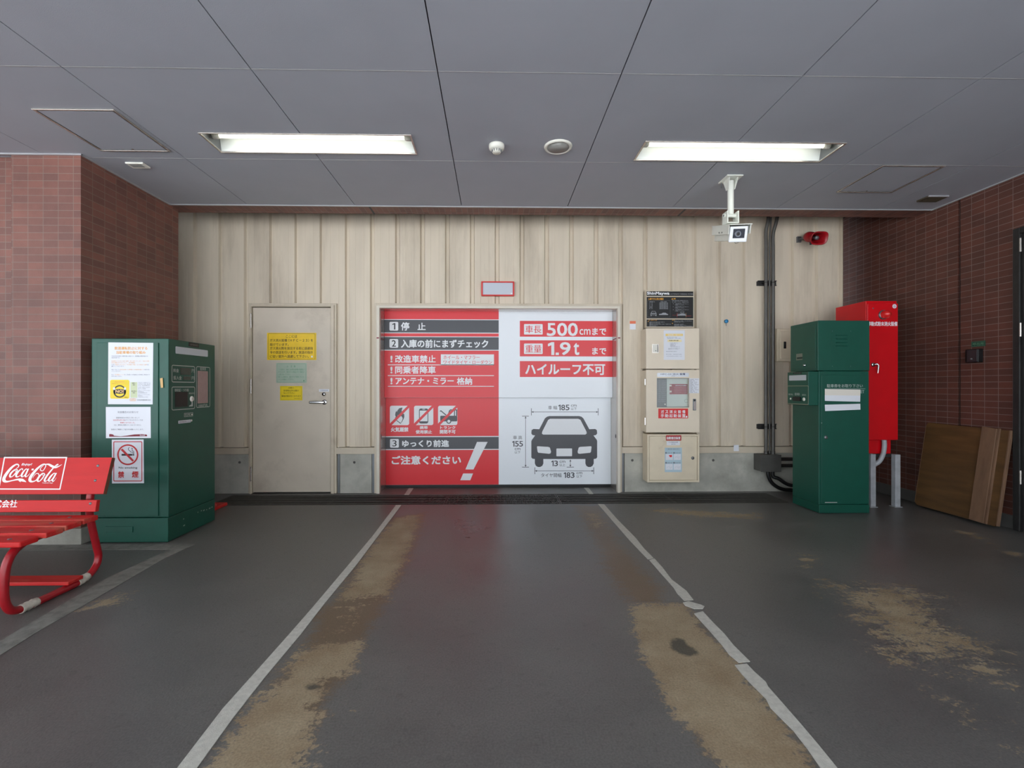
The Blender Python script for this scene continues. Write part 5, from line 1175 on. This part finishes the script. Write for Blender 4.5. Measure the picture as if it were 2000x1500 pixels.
# ================================================================ BENCH
be = thing('bench', (-3.0, 2.38, 0), 'red slatted bench with a white drink logo on its back, before the green payment machine', 'bench')
BX1, BX0, FX = -2.105, -3.9, -2.215
for fx in (FX, -3.75):
    prof = [(2.47, .335), (2.30, .335), (2.235, .33), (2.18, .305), (2.148, .26), (2.136, .20), (2.134, .12), (2.145, .065), (2.175, .03), (2.24, .0185), (2.40, .0185), (2.50, .0185), (2.57, .03), (2.618, .065), (2.634, .115), (2.622, .17), (2.588, .31), (2.578, .37), (2.582, .46), (2.612, .66)]
    b = MB(); b.tube(smooth([(fx, y, z) for y, z in prof], 5), .0178, TUBERED, 16); leg = b.build('leg_frame', be)
    if fx == FX:
        for y0, y1 in ((2.205, 2.285), (2.50, 2.566)):
            b = MB(); n_ = 9; pts = []; rr = []
            for k in range(n_): t_ = k / (n_ - 1); y = y0 + (y1 - y0) * t_; pts.append((fx, y, .0205 + (max(0, y - 2.52) * .22))); rr.append(.0205 + .0022 * math.sin(k * 2.3))
            b.tube(pts, rr, TAPEWHITE, 16); o = b.build('tape_wrap', leg); o['label'] = 'worn white tape round the foot tube'
ys_ = [2.115, 2.215, 2.315, 2.415]
for i, y in enumerate(ys_):
    z = (.352, .362, .366, .368)[i]
    o = MB().box(BX0, BX1 - (.02 if i == 0 else 0), y, y + .088, z - .014, z + .012, BENCHWORN if i else BENCHRED, bev=.007 if i == 0 else .004, seg=3).build('seat_slat', be)
    for fx in (FX, -3.75): MB().lathe([(.0001, .0022), (.008, .0018), (.009, 0)], GREYMETAL, (fx, y + .044, z + .0122), (0, 0, 1), 14).build('bolt', o)
# back boards lie on one leaning plane
pb0, pb1 = Vector((0, 2.536, .475)), Vector((0, 2.596, .672))
upb = (pb1 - pb0).normalized(); BP = Plane((0, pb0.y - .006, pb0.z), (1, 0, 0), upb)
bh = (pb1 - pb0).length
b = MB(); b.plate(BP, [(BX0, 0.01), (BX1 - .0, 0.01), (BX1 - .0, bh), (BX0, bh)], BENCHRED, -.022, .022)
b.plate(BP, [(BX1 + .0002, .01), (BX1 + .0014, .01), (BX1 + .0014, bh), (BX1 + .0002, bh)], WOODEND, -.022, .022)
tb = b.build('back_board', be, bevel=.002)
kb = crop(0, 870, 8.0)
def bb_(x, y): return BP.px(*kb(x, y))
b = MB()
o_ = [bb_(-30, 690), bb_(945, 692), bb_(1053, 180), bb_(65, 180)]
i_ = [bb_(-5, 672), bb_(930, 674), bb_(1030, 200), bb_(80, 200)]
x_l = bb_(-30, 690)[0]
b.ring(BP, o_, i_, WHITEPRINT, .0008); b.build('logo_border', tb)
b = MB(); q0 = bb_(332, 322); q1 = bb_(508, 278); b.text(BP, 'Enjoy!', q0[0], q0[1], q1[0], q1[1], WHITEPRINT, .0008, .03, .2)
q0 = bb_(658, 598); q1 = bb_(832, 578); b.text(BP, 'Trademark Regd.', q0[0], q0[1], q1[0], q1[1], WHITEPRINT, .0008, .02)
pxm = abs(bb_(400, 400)[0] - bb_(500, 400)[0]) / 100
def ink(pts): b.stroke(BP, [(*bb_(x, y), w_ * pxm) for x, y, w_ in pts], WHITEPRINT, .0008 + ink.k); ink.k += .00002
ink.k = 0
ink([(262, 352, 8), (288, 338, 14), (294, 308, 16), (258, 296, 22), (190, 340, 36), (120, 420, 46), (70, 500, 50), (66, 548, 46), (110, 566, 26), (190, 550, 18), (280, 532, 26), (340, 540, 40), (380, 555, 26), (412, 572, 3)])          # C with its ribbon tail
ink([(300, 545, 20), (318, 562, 12), (322, 574, 3)])
ink([(262, 372, 6), (222, 388, 22), (170, 440, 30), (158, 486, 26), (190, 488, 14), (240, 440, 20), (270, 388, 16), (258, 366, 10), (236, 380, 8), (250, 402, 8), (300, 392, 6)])  # o
ink([(352, 388, 14), (356, 368, 14), (330, 370, 16), (280, 420, 28), (254, 470, 30), (270, 492, 18), (320, 470, 8), (352, 440, 6)])  # c
ink([(430, 378, 12), (408, 368, 14), (362, 420, 28), (340, 470, 28), (356, 490, 14), (400, 450, 12), (440, 380, 14)]); ink([(448, 362, 18), (420, 420, 26), (398, 472, 26), (412, 490, 14), (450, 460, 8), (472, 430, 4)])  # a
ink([(496, 376, 26), (528, 376, 26)])                                      # hyphen
ink([(640, 392, 12), (672, 396, 10), (706, 350, 14), (718, 306, 14), (690, 292, 16), (640, 316, 26), (560, 390, 40), (490, 480, 48), (470, 540, 44), (500, 566, 24), (560, 548, 16), (606, 490, 14), (606, 446, 12), (570, 440, 10), (530, 480, 8), (516, 512, 4)])  # second C
ink([(640, 392, 12), (632, 368, 12), (660, 330, 10), (700, 300, 10), (760, 296, 24), (810, 322, 34), (860, 342, 30), (910, 332, 20), (972, 296, 3)])   # ribbon over the top
ink([(690, 440, 12), (660, 442, 20), (600, 508, 32), (590, 552, 26), (620, 558, 16), (668, 510, 20), (698, 455, 16), (684, 434, 10), (664, 450, 8), (680, 470, 6), (722, 456, 5)])  # o
ink([(880, 318, 12), (912, 300, 10), (890, 300, 12), (820, 370, 22), (740, 470, 28), (700, 540, 30), (716, 562, 14), (760, 530, 6)])   # l
ink([(870, 446, 12), (846, 436, 14), (800, 480, 28), (764, 536, 28), (780, 558, 14), (826, 516, 12), (866, 448, 14)]); ink([(884, 430, 20), (850, 490, 26), (822, 540, 26), (836, 562, 14), (866, 530, 6), (880, 500, 4)])  # a
b.build('drink_logo', tb)
for x, y in ((1530, 318), (1488, 547)):
    a_, z_ = bb_(x, y); MB().lathe([(.0001, .003), (.006, .0026), (.0075, .0002)], GREYMETAL, BP.w(a_, z_), BP.n, 16).build('bolt', tb)
pl0 = Vector((0, 2.530, .392)); LP = Plane((0, pl0.y - .012, pl0.z), (1, 0, 0), Vector((0, .012, .07)))
b = MB(); b.plate(LP, [(BX0, 0), (BX1 - .03, 0), (BX1 - .03, .062), (BX0, .062)], BENCHRED, -.024, .024); lb = b.build('back_slat', be, bevel=.003)
b = MB(); q0 = LP.px(*kb(22, 972)); q1 = LP.px(*kb(285, 850)); w_ = q1[0] - q0[0]
b.text(LP, '株式会社', q1[0] - w_ * 2.02, q0[1], q1[0], q1[1], WHITEPRINT, .0008, .012); b.build('lettering', lb)
b = MB(); a_, z_ = LP.px(*kb(1412, 908)); b.lathe([(.0001, .003), (.006, .0026), (.0075, .0002)], GREYMETAL, LP.w(a_, z_), LP.n, 16); b.build('bolt', lb)
MB().box(BX0 + .12, FX + .022, 2.425, 2.515, .037, .056, BENCHWORN, bev=.004).build('foot_board', be)

# ================================================================ TICKET MACHINE (right)
pf = onZ(1600, 1003, 0); TX0, TY0 = pf.x, pf.y
TX1 = onY(1698, 900, TY0).x; TY1 = onX(1548, 900, TX0).y
TZ = onY(1601, 626, TY0).z; TM = onY(1601, 724, TY0).z; TK = onY(1601, 986, TY0).z
tm = thing('ticket_machine', ((TX0 + TX1) / 2, (TY0 + TY1) / 2, 0), 'tall slim green ticket issuing machine in front of the red cabinet', 'ticket machine')
MB().box(TX0, TX1, TY0, TY1, .003, TK - .001, GREEN, bev=.003).build('plinth', tm)
MB().box(TX0, TX1, TY0 + .005, TY1, TK + .001, TM - .003, GREEN, bev=.003).build('body', tm)
TF, TS = faceY(TY0), faceXn(TX0)
q = boxrect(1604, 732, 1697, 984, TY0); fd = MB().box(q[0], q[2], TY0 - .001, TY0 + .0045, q[1], q[3], GREEN, bev=.002).build('front_door', tm)
hd = MB().box(TX0 - .012, TX1, TY0 - .002, TY1 + .01, TM, TZ, GREEN, bev=.003).build('head_box', tm)
HS = faceXn(TX0 - .012)
k12 = crop(1500, 570, 3.3321); k13 = crop(1520, 700, 8.335)
y_b, y_f = TY1 - .01, TY0 + .022
b = MB(); b.box(TX0 - .016, TX0 - .0125, y_f, y_b, TM + .022, TZ - .022, GREEN, bev=.002); sdoor = b.build('side_door', tm)
b = MB(); zz = HS.px(*k12(242, 478)); b.lathe([(.0001, .016), (.007, .016), (.008, .012), (.011, .005)], CHROME, HS.w(*zz), HS.n, 18); b.build('key_lock', sdoor)
b = MB(); p0 = HS.px(*k12(187, 446)); p1 = HS.px(*k12(228, 400)); b.rect(HS, p0[0], p0[1], p1[0], p1[1], mat('peeled_patch', (120, 124, 112), .6), .0052); b.rect(HS, p0[0] + .01, p0[1] + .01, p1[0] + .0, p0[1] + .026, GREENDARK, .0058); b.build('torn_sticker', sdoor)
b = MB(); HF = faceY(TY0 - .002)
for y in (284, 308, 332, 354):
    q = boxpx(HF, k12, 440, y - 4, 515, y + 8); b.box(q[0], q[2], TY0 - .012, TY0 - .0025, q[3] - .006, q[3], GREEN, bev=.003); b.rect(HF, q[0], q[3] - .012, q[2], q[3] - .007, BLACK, .0006)
b.build('louvres', hd)
q = boxpx(HF, k12, 410, 248, 545, 492); b = MB(); b.box(q[0], q[2], TY0 - .0035, TY0 - .0024, q[1], q[3], GREEN, bev=.0004)
for x, y in ((q[0] + .01, q[1] + .01), (q[2] - .01, q[1] + .01), (q[0] + .01, q[3] - .01), (q[2] - .01, q[3] - .01)): b.draw(HF, circ(x, y, .0035, 12), GREYMETAL, .0018)
b.build('vent_panel', hd)
# ticket nose on the side
NX = TX0 - .085; NS = faceXn(NX)
z0 = onY(1590, 792, TY0).z; z1 = TM - .006
yn0 = TY0 + .012; yn1 = onX(1538, 760, NX).y
b = MB(); b.box(NX, TX0 - .0005, yn0, yn1, z0, z1, GREEN, bev=.003); nose = b.build('ticket_nose', tm)
b = MB(); p0 = NS.px(*k13(182, 362)); p1 = NS.px(*k13(456, 268)); b.plate(NS, rrect(*p0, *p1, .005), mat('display_grey', (188, 194, 198), .3), .0005, .002); b.build('display_window', nose)
b = MB(); p0 = NS.px(*k13(246, 256)); p1 = NS.px(*k13(382, 228)); b.plate(NS, rrect(*p0, *p1, .002), BLACK, .0005, .0015); b.text(NS, 'AMANO', p0[0] + .012, p0[1] + .003, p1[0] - .012, p1[1] - .003, GREYMETAL, .0026); b.build('maker_badge', nose)
b = MB(); p0 = NS.px(*k13(152, 752)); p1 = NS.px(*k13(492, 445)); b.frame(NS, p0[0], z0 + .006, p1[0], p1[1], .003, mat('beige_line', (176, 168, 142), .5), L1, .008); b.build('outline_print', nose)
b = MB()
for s_, x0, y0, x1, y1 in (('発行停止', 168, 572, 244, 600), ('駐車券', 270, 560, 350, 602), ('紙切れ', 390, 580, 456, 610)):
    p0 = NS.px(*k13(x0, y1)); p1 = NS.px(*k13(x1, y0)); b.text(NS, s_, *p0, *p1, SILV, L1, .01)
b.build('lettering', nose)
b = MB(); p0 = NS.px(*k13(250, 690)); p1 = NS.px(*k13(372, 625)); b.plate(NS, rrect(*p0, *p1, .012), BLACK, .0005, .01); b.build('ticket_slot', nose)
b = MB(); p0 = NS.px(*k13(420, 666)); b.lathe([(.0001, .006), (.014, .005), (.016, .0005)], OFFWHITE, NS.w(*p0), NS.n, 20); b.build('push_button', nose)
b = MB(); p0 = NS.px(*k13(204, 656)); b.lathe([(.0001, .005), (.008, .004), (.009, .0005)], OFFWHITE, NS.w(*p0), NS.n, 16); b.build('stop_lamp', nose)
TFF = faceY(TY0 - .001)
b = MB(); T(b, TFF, k13, '駐車券をお取り下さい', 792, 418, 1376, 474, SILV, L1, .008); R(b, TFF, k13, 755, 492, 1418, 497, SILV, L1); T(b, TFF, k13, 'ET', 1340, 518, 1400, 568, SILV, L1, .006); b.build('lettering', fd)
KT = lambda pts: [TFF.px(*k13(*p)) for p in pts]
b = MB(); b.plate(TFF, KT([(756, 500), (1334, 508), (1334, 606), (756, 600)]), mat('cream_paper', (226, 220, 208), .6), .0016, .0006); o = b.build('cover_strip', fd); o['label'] = 'cream paper strip over lettering'
b = MB(); b.plate(TFF, KT([(756, 598), (1334, 604), (1332, 706), (757, 692)]), PAPER, .0006, .0006); o = b.build('cover_strip', fd); o['label'] = 'upper white paper strip'
b = MB(); b.plate(TFF, KT([(756, 754), (1334, 738), (1336, 834), (762, 857)]), PAPER, .0006, .0006); o = b.build('cover_strip', fd); o['label'] = 'lower white paper strip, tilted'
b = MB(); p0 = TFF.px(*k13(776, 1286)); b.lathe([(.0001, .007), (.011, .007), (.014, .004), (.016, 0)], GREYMETAL, TFF.w(*p0), TFF.n, 20); b.draw(TFF, circ(p0[0] + .001, p0[1] - .001, .006, 16), CONDUIT, .0076); b.build('key_lock', fd)
b = MB(); p0 = TFF.px(*k12(370, 1372)); p1 = TFF.px(*k12(450, 1368)); b.rect(TFF, p0[0], p0[1] - .002, p1[0], p1[1], SCRATCH, L1)
p0 = TFF.px(*k13(706, 1052)); b.draw(TFF, circ(*p0, .004, 10), SCRATCH, L1); b.build('scratch', fd)

# ================================================================ RED CABINET
RY0 = onZ(1725, 991, 0).y
RX0, RX1 = onY(1694, 700, RY0).x, onY(1754.5, 700, RY0).x
RT, RB = onY(1725, 587, RY0).z, onY(1725, 860, RY0).z
RY1 = onX(1632, 700, RX0).y
rc = thing('fire_cabinet', ((RX0 + RX1) / 2, (RY0 + RY1) / 2, 0), 'tall bright red fire equipment cabinet on grey legs behind green ticket machine', 'fire cabinet')
MB().box(RX0, RX1 - .0, RY0 + .016, RY1, RB, RT, REDPAINT, bev=.004).build('body', rc)
rd = MB().box(RX0 + .002, RX1 - .002, RY0, RY0 + .0155, RB + .003, RT - .025, REDPAINT, bev=.004).build('door', rc)
MB().box(RX0 + .03, RX1 - .015, RY0 + .06, RY1 - .03, onY(1725, 888, RY0).z, RB - .001, REDPAINT, bev=.003).build('base_box', rc)
RF = faceY(RY0)
T_b = MB(); T(T_b, RF, k12, '移動式粉末消火設備', 648, 194, 842, 222, WHITEPRINT, L1, .02); T_b.build('lettering', rd)
b = MB(); p0 = RF.px(*k12(823, 94)); b.draw(RF, circ(*p0, .019, 28), PAPER, L1); b.draw(RF, circ(p0[0], p0[1] - .002, .013, 20), mat('sticker_print', (206, 190, 200), .5), L2); b.build('round_sticker', rd)
b = MB(); p0 = RF.px(*k12(684, 107)); b.lathe([(.0001, .004), (.005, .004), (.006, 0)], GREYMETAL, RF.w(*p0), RF.n, 14); b.build('screw', rd)
p0 = RF.px(*k12(748, 150)); c_ = RF.w(*p0)
b = MB(); b.lathe([(.042, .001), (.042, .008), (.034, .014), (.028, .016)], GREYMETAL, c_, RF.n, 32); b.build('lamp_ring', rd)
m_, nt, B_, N_, L__ = newmat('red_lamp_glass'); B_.inputs['Base Color'].default_value = (.7, .02, .02, 1); B_.inputs['Roughness'].default_value = .08; B_.inputs['Coat Weight'].default_value = .5
b = MB(); b.lathe([(.034, .010), (.035, .03), (.031, .052), (.02, .068), (.0001, .074)], m_, c_, RF.n, 32); b.build('signal_lamp', rd)
b = MB(); p0 = RF.px(*k12(684, 474)); c_ = RF.w(*p0); b.lathe([(.0001, .01), (.014, .01), (.018, .006), (.02, 0)], CHROME, c_, RF.n, 24); p1 = RF.px(*k12(704, 470)); p2 = RF.px(*k12(700, 530))
b.tube([c_ + RF.n * .012, RF.w((p0[0] * .45 + p1[0] * .55), p1[1], .026), RF.w(p1[0] - .003, p1[1] - .014, .028), RF.w(*p2, .024)], [.008, .01, .009, .005], CHROME, 12); b.build('handle', rd)
for (x0, x1), y, z1, m_ in (((1701, 1711), RY0, onY(1706, 887, RY0).z, GALV), ((1749, 1759), RY0, onY(1754, 888, RY0).z, GALV)):
    X0 = onY(x0, 950, y).x; X1 = onY(x1, 950, y).x
    b = MB(); b.box(X0, X1, y, y + .045, .006, RB - .002 if False else z1, m_, bev=.003); b.box(X0 - .01, X1 + .01, y - .008, y + .055, .001, .0055, m_); b.build('leg', rc)
for X0 in (RX0 + .02, RX1 - .05):
    b = MB(); b.box(X0, X0 + .03, RY1 - .08, RY1 - .05, .003, onY(1725, 888, RY0).z - .001, DARKSTEEL, bev=.002); b.build('leg', rc)
b = MB(); zz = onY(1725, 888, RY0).z; b.box(RX0 + .01, RX1 + .03, RY0 + .002, RY0 + .058, zz - .0005, zz + .0, DARKSTEEL) if False else None
b.box(RX0 + .02, RX1 + .02, RY0 + .046, RY1 - .04, zz - .03, zz - .0012, DARKSTEEL, bev=.002); b.build('stand_frame', rc)
b = MB(); p0 = onY(1726, 860, RY0 + .04); b.tube(smooth([(p0.x, RY0 + .035, RB - .0005), (p0.x, RY0 + .035, RB - .07), (p0.x - .02, RY0 + .03, RB - .14), (p0.x - .06, RY0 + .03, RB - .2), (p0.x - .12, RY0 + .05, RB - .24)], 8), .019, GALV, 14); b.build('conduit', rc)

# ================================================================ RIGHT WALL
def leaning_board():
    p_bl = Vector((3.735, onX(1786, 982, 3.735).y, .02)); p_br = Vector((3.735, onX(1945, 1021, 3.735).y, .02))
    top_z = .745; w_ = p_bl.y - p_br.y
    pl = Plane(p_bl, (0, -1, 0), Vector((XR - .035 - 3.735, 0, top_z)))        # faces -X, leaning back on the wall
    H_ = math.hypot(XR - .035 - 3.735, top_z - .02)
    lb = thing('wooden_board', (3.76, (p_bl.y + p_br.y) / 2, 0), 'brown wooden board with a paler batten leaning on the brick wall beside a dark door', 'board')
    b = MB(); e_ = w_ * .73
    b.plate(pl, [(0, .02), (.02, 0), (w_ - .01, .0), (w_, .02), (w_, H_ - .01), (.02, H_), (.005, H_ - .02)], PLY, -.016, .016); b.build('sheet', lb, bevel=.0015)
    b = MB(); b.plate(pl, [(e_, .004), (e_ + w_ * .16, .0), (e_ + w_ * .16, H_ - .004), (e_, H_ + .004)], PLYEDGE, .0005, .02); b.plate(pl, [(e_ + w_ * .162, .0), (e_ + w_ * .185, .0), (e_ + w_ * .185, H_), (e_ + w_ * .162, H_)], PLYEDGE, .0005, .012); b.build('batten', lb, bevel=.002)
    b = MB(); b.plate(pl, [(w_ + .0005, .006), (w_ + .012, .006), (w_ + .012, H_ - .008), (w_ + .0005, H_ - .008)], PLYEDGE, -.018, .022); b.build('edge_strip', lb, bevel=.002)
    b = MB(); b.plate(pl, [(-.004, .03), (-.0005, .03), (.003, H_ - .03), (-.0005, H_ - .03)], PLYEDGE, -.016, .016); b.build('side_edge', lb)
leaning_board()
RW = faceXn(XR)
p0 = onX(1895, 709, XR); p1 = onX(1921, 681, XR)
ic = thing('intercom', (XR, (p0.y + p1.y) / 2, p0.z), 'small black intercom box on the right brick wall under the green plate', 'intercom')
MB().box(XR - .045, XR - .0005, p1.y, p0.y, p0.z, p1.z, BLACK, bev=.006).build('body', ic)
MB().box(XR - .05, XR - .0455, p1.y + .004, p0.y - .02, p0.z + .006, p1.z - .006, mat('charcoal', (42, 42, 44), .4), bev=.002).build('cover', ic)
b = MB(); c_ = Vector((XR - .05, (p0.y + p1.y) / 2 - .006, p0.z + .03)); b.lathe([(.0001, .005), (.007, .004), (.008, .0005)], GREYMETAL, c_, (-1, 0, 0), 16); b.build('call_button', ic)
pl = faceXn(XR); b = MB(); q0 = pl.px(1898, 678); q1 = pl.px(1925, 665); b.plate(pl, rrect(q0[0], q0[1], q1[0], q1[1]), DARKGREENPRINT, .0005, .003); b.frame(pl, q0[0] + .003, q0[1] + .003, q1[0] - .003, q1[1] - .003, .0015, GREENPRINT, .0042); b.text(pl, '呼出用', q0[0] + .012, q0[1] + .01, q1[0] - .012, q1[1] - .01, GREENPRINT, .0042, .01)
tag(b.build('name_plate'), 'small dark green plate on the right brick wall above the intercom', 'sign')

# ================================================================ FLOOR FITTINGS
n_p = 5; W_ = (GX1 - GX0) / n_p
place = ('end piece beside the traffic cone', 'in front of the beige door', 'in front of the car gate', 'in front of the cream boxes', 'end piece before the green ticket machine')
GRM = mat('grating_steel', (88, 86, 81), .5, metal=.3, var=.2, scale=20)
for k in range(n_p):
    x0 = GX0 + k * W_ + .003; x1 = GX0 + (k + 1) * W_ - .003
    gr = thing('drain_grating', ((x0 + x1) / 2, (GY0 + GY1) / 2, -.02), 'dark steel drain grating in the floor channel, ' + place[k], 'grating', 'drain gratings along the back wall')
    b = MB(); n_b = 78
    for j in range(n_b):
        x = x0 + .012 + (x1 - x0 - .024) * j / (n_b - 1); b.box(x - .0017, x + .0017, GY0 + .008, GY1 - .008, -.022, -.002, GRM)
    for y in [GY0 + .06 + i * (GY1 - GY0 - .12) / 3 for i in range(4)]: b.box(x0 + .006, x1 - .006, y - .003, y + .003, -.009, -.0025, GRM)
    b.build('bars', gr)
    b = MB(); e_ = .006
    for q in ((x0, x1, GY0 + .001, GY0 + .001 + e_), (x0, x1, GY1 - .001 - e_, GY1 - .001), (x0, x0 + e_, GY0 + .0075, GY1 - .0075), (x1 - e_, x1, GY0 + .0075, GY1 - .0075)): b.box(*q, -.026, -.0015, GRM)
    b.build('edge_frame', gr)

def strip(name, left, right, k, m, label, group=None, h=.0025):
    def res(e):
        out = []
        for i in range(len(e) - 1):
            n = 5
            for t_ in range(n): out.append((e[i][0] + (e[i + 1][0] - e[i][0]) * t_ / n, e[i][1] + (e[i + 1][1] - e[i][1]) * t_ / n))
        return out + [e[-1]]
    L_ = [onZ(*(k(*p) if k else p), 0) for p in left]; R_ = [onZ(*(k(*p) if k else p), 0) for p in right]
    pts = [(p.x, p.y) for p in L_] + [(p.x, p.y) for p in R_[::-1]]
    b = MB(); b.plate(Plane((0, 0, 0), (1, 0, 0), (0, 1, 0)), pts, m, .0006, h)
    return tag(b.build(name), label, 'floor line', group)
GRP = 'white lane lines on the floor'
strip('lane_line', [(-321, 1720), (60, 1260), (105, 1200), (300, 945), (470, 755), (590, 620), (690, 505), (850, 315), (950, 195), (1052, 60)], [(-198, 1720), (140, 1260), (190, 1200), (345, 985), (480, 812), (640, 620), (740, 490), (880, 320), (985, 180), (1075, 60)], c7, LINEPAINT, 'long straight white line on the floor left of the lane', GRP)
strip('lane_line', [(150, 55), (215, 130), (290, 215), (335, 262), (368, 296)], [(178, 57), (235, 122), (315, 203), (352, 250), (392, 290)], c8, LINEPAINT, 'white lane line piece on the right nearest the drain grating', GRP)
strip('lane_line', [(374, 299), (420, 352), (480, 420), (495, 445), (525, 475)], [(396, 292), (430, 330), (470, 383), (535, 433), (565, 472)], c8, LINEPAINT, 'curved white lane line piece on the right, second from the grating', GRP)
strip('lane_line', [(520, 484), (530, 497), (570, 511), (605, 511)], [(545, 478), (575, 487), (600, 494), (613, 500)], c8, LINEPAINT, 'tiny broken scrap of white lane line between longer right pieces', GRP)
strip('lane_line', [(568, 532), (640, 612), (690, 670), (720, 710), (762, 745)], [(606, 522), (650, 570), (700, 620), (740, 670), (811, 740)], c8, LINEPAINT, 'wavy white lane line piece on the right, just below the tiny scrap', GRP)
strip('lane_line', [(745, 756), (775, 795), (820, 842), (880, 902), (900, 942), (1000, 1042), (1060, 1120), (1115, 1200), (1489, 1720)], [(797, 750), (830, 785), (880, 830), (890, 850), (960, 930), (1040, 1022), (1110, 1105), (1187, 1200), (1608, 1720)], c8, LINEPAINT, 'longest piece of the broken wavy white lane line, beside tan worn floor', GRP)
strip('lane_line', [(272, 772), (308, 722)], [(308, 772), (345, 722)], k2, LINEPAINT, 'short white line stub under the red half of the gate', GRP)
strip('lane_line', [(1688, 765), (1648, 718)], [(1722, 765), (1685, 718)], k2, LINEPAINT, 'short white line stub under the white half of the gate', GRP)
kc = crop(0, 850, 3.948)
b = MB(); FP = Plane((0, 0, 0), (1, 0, 0), (0, 1, 0))
pts = [onZ(*kc(*p), 0) for p in ((-260, 1745), (165, 1490), (850, 1090), (1310, 884), (700, 886), (-100, 890), (-100, 842), (700, 843), (1508, 842), (1280, 945), (740, 1260), (320, 1500), (-160, 1800))]
b.plate(FP, [(p.x, p.y) for p in pts], LINEWORN, .0006, .0015); tag(b.build('lane_line'), 'worn grey-white corner line on the floor around the red bench', 'floor line', GRP)
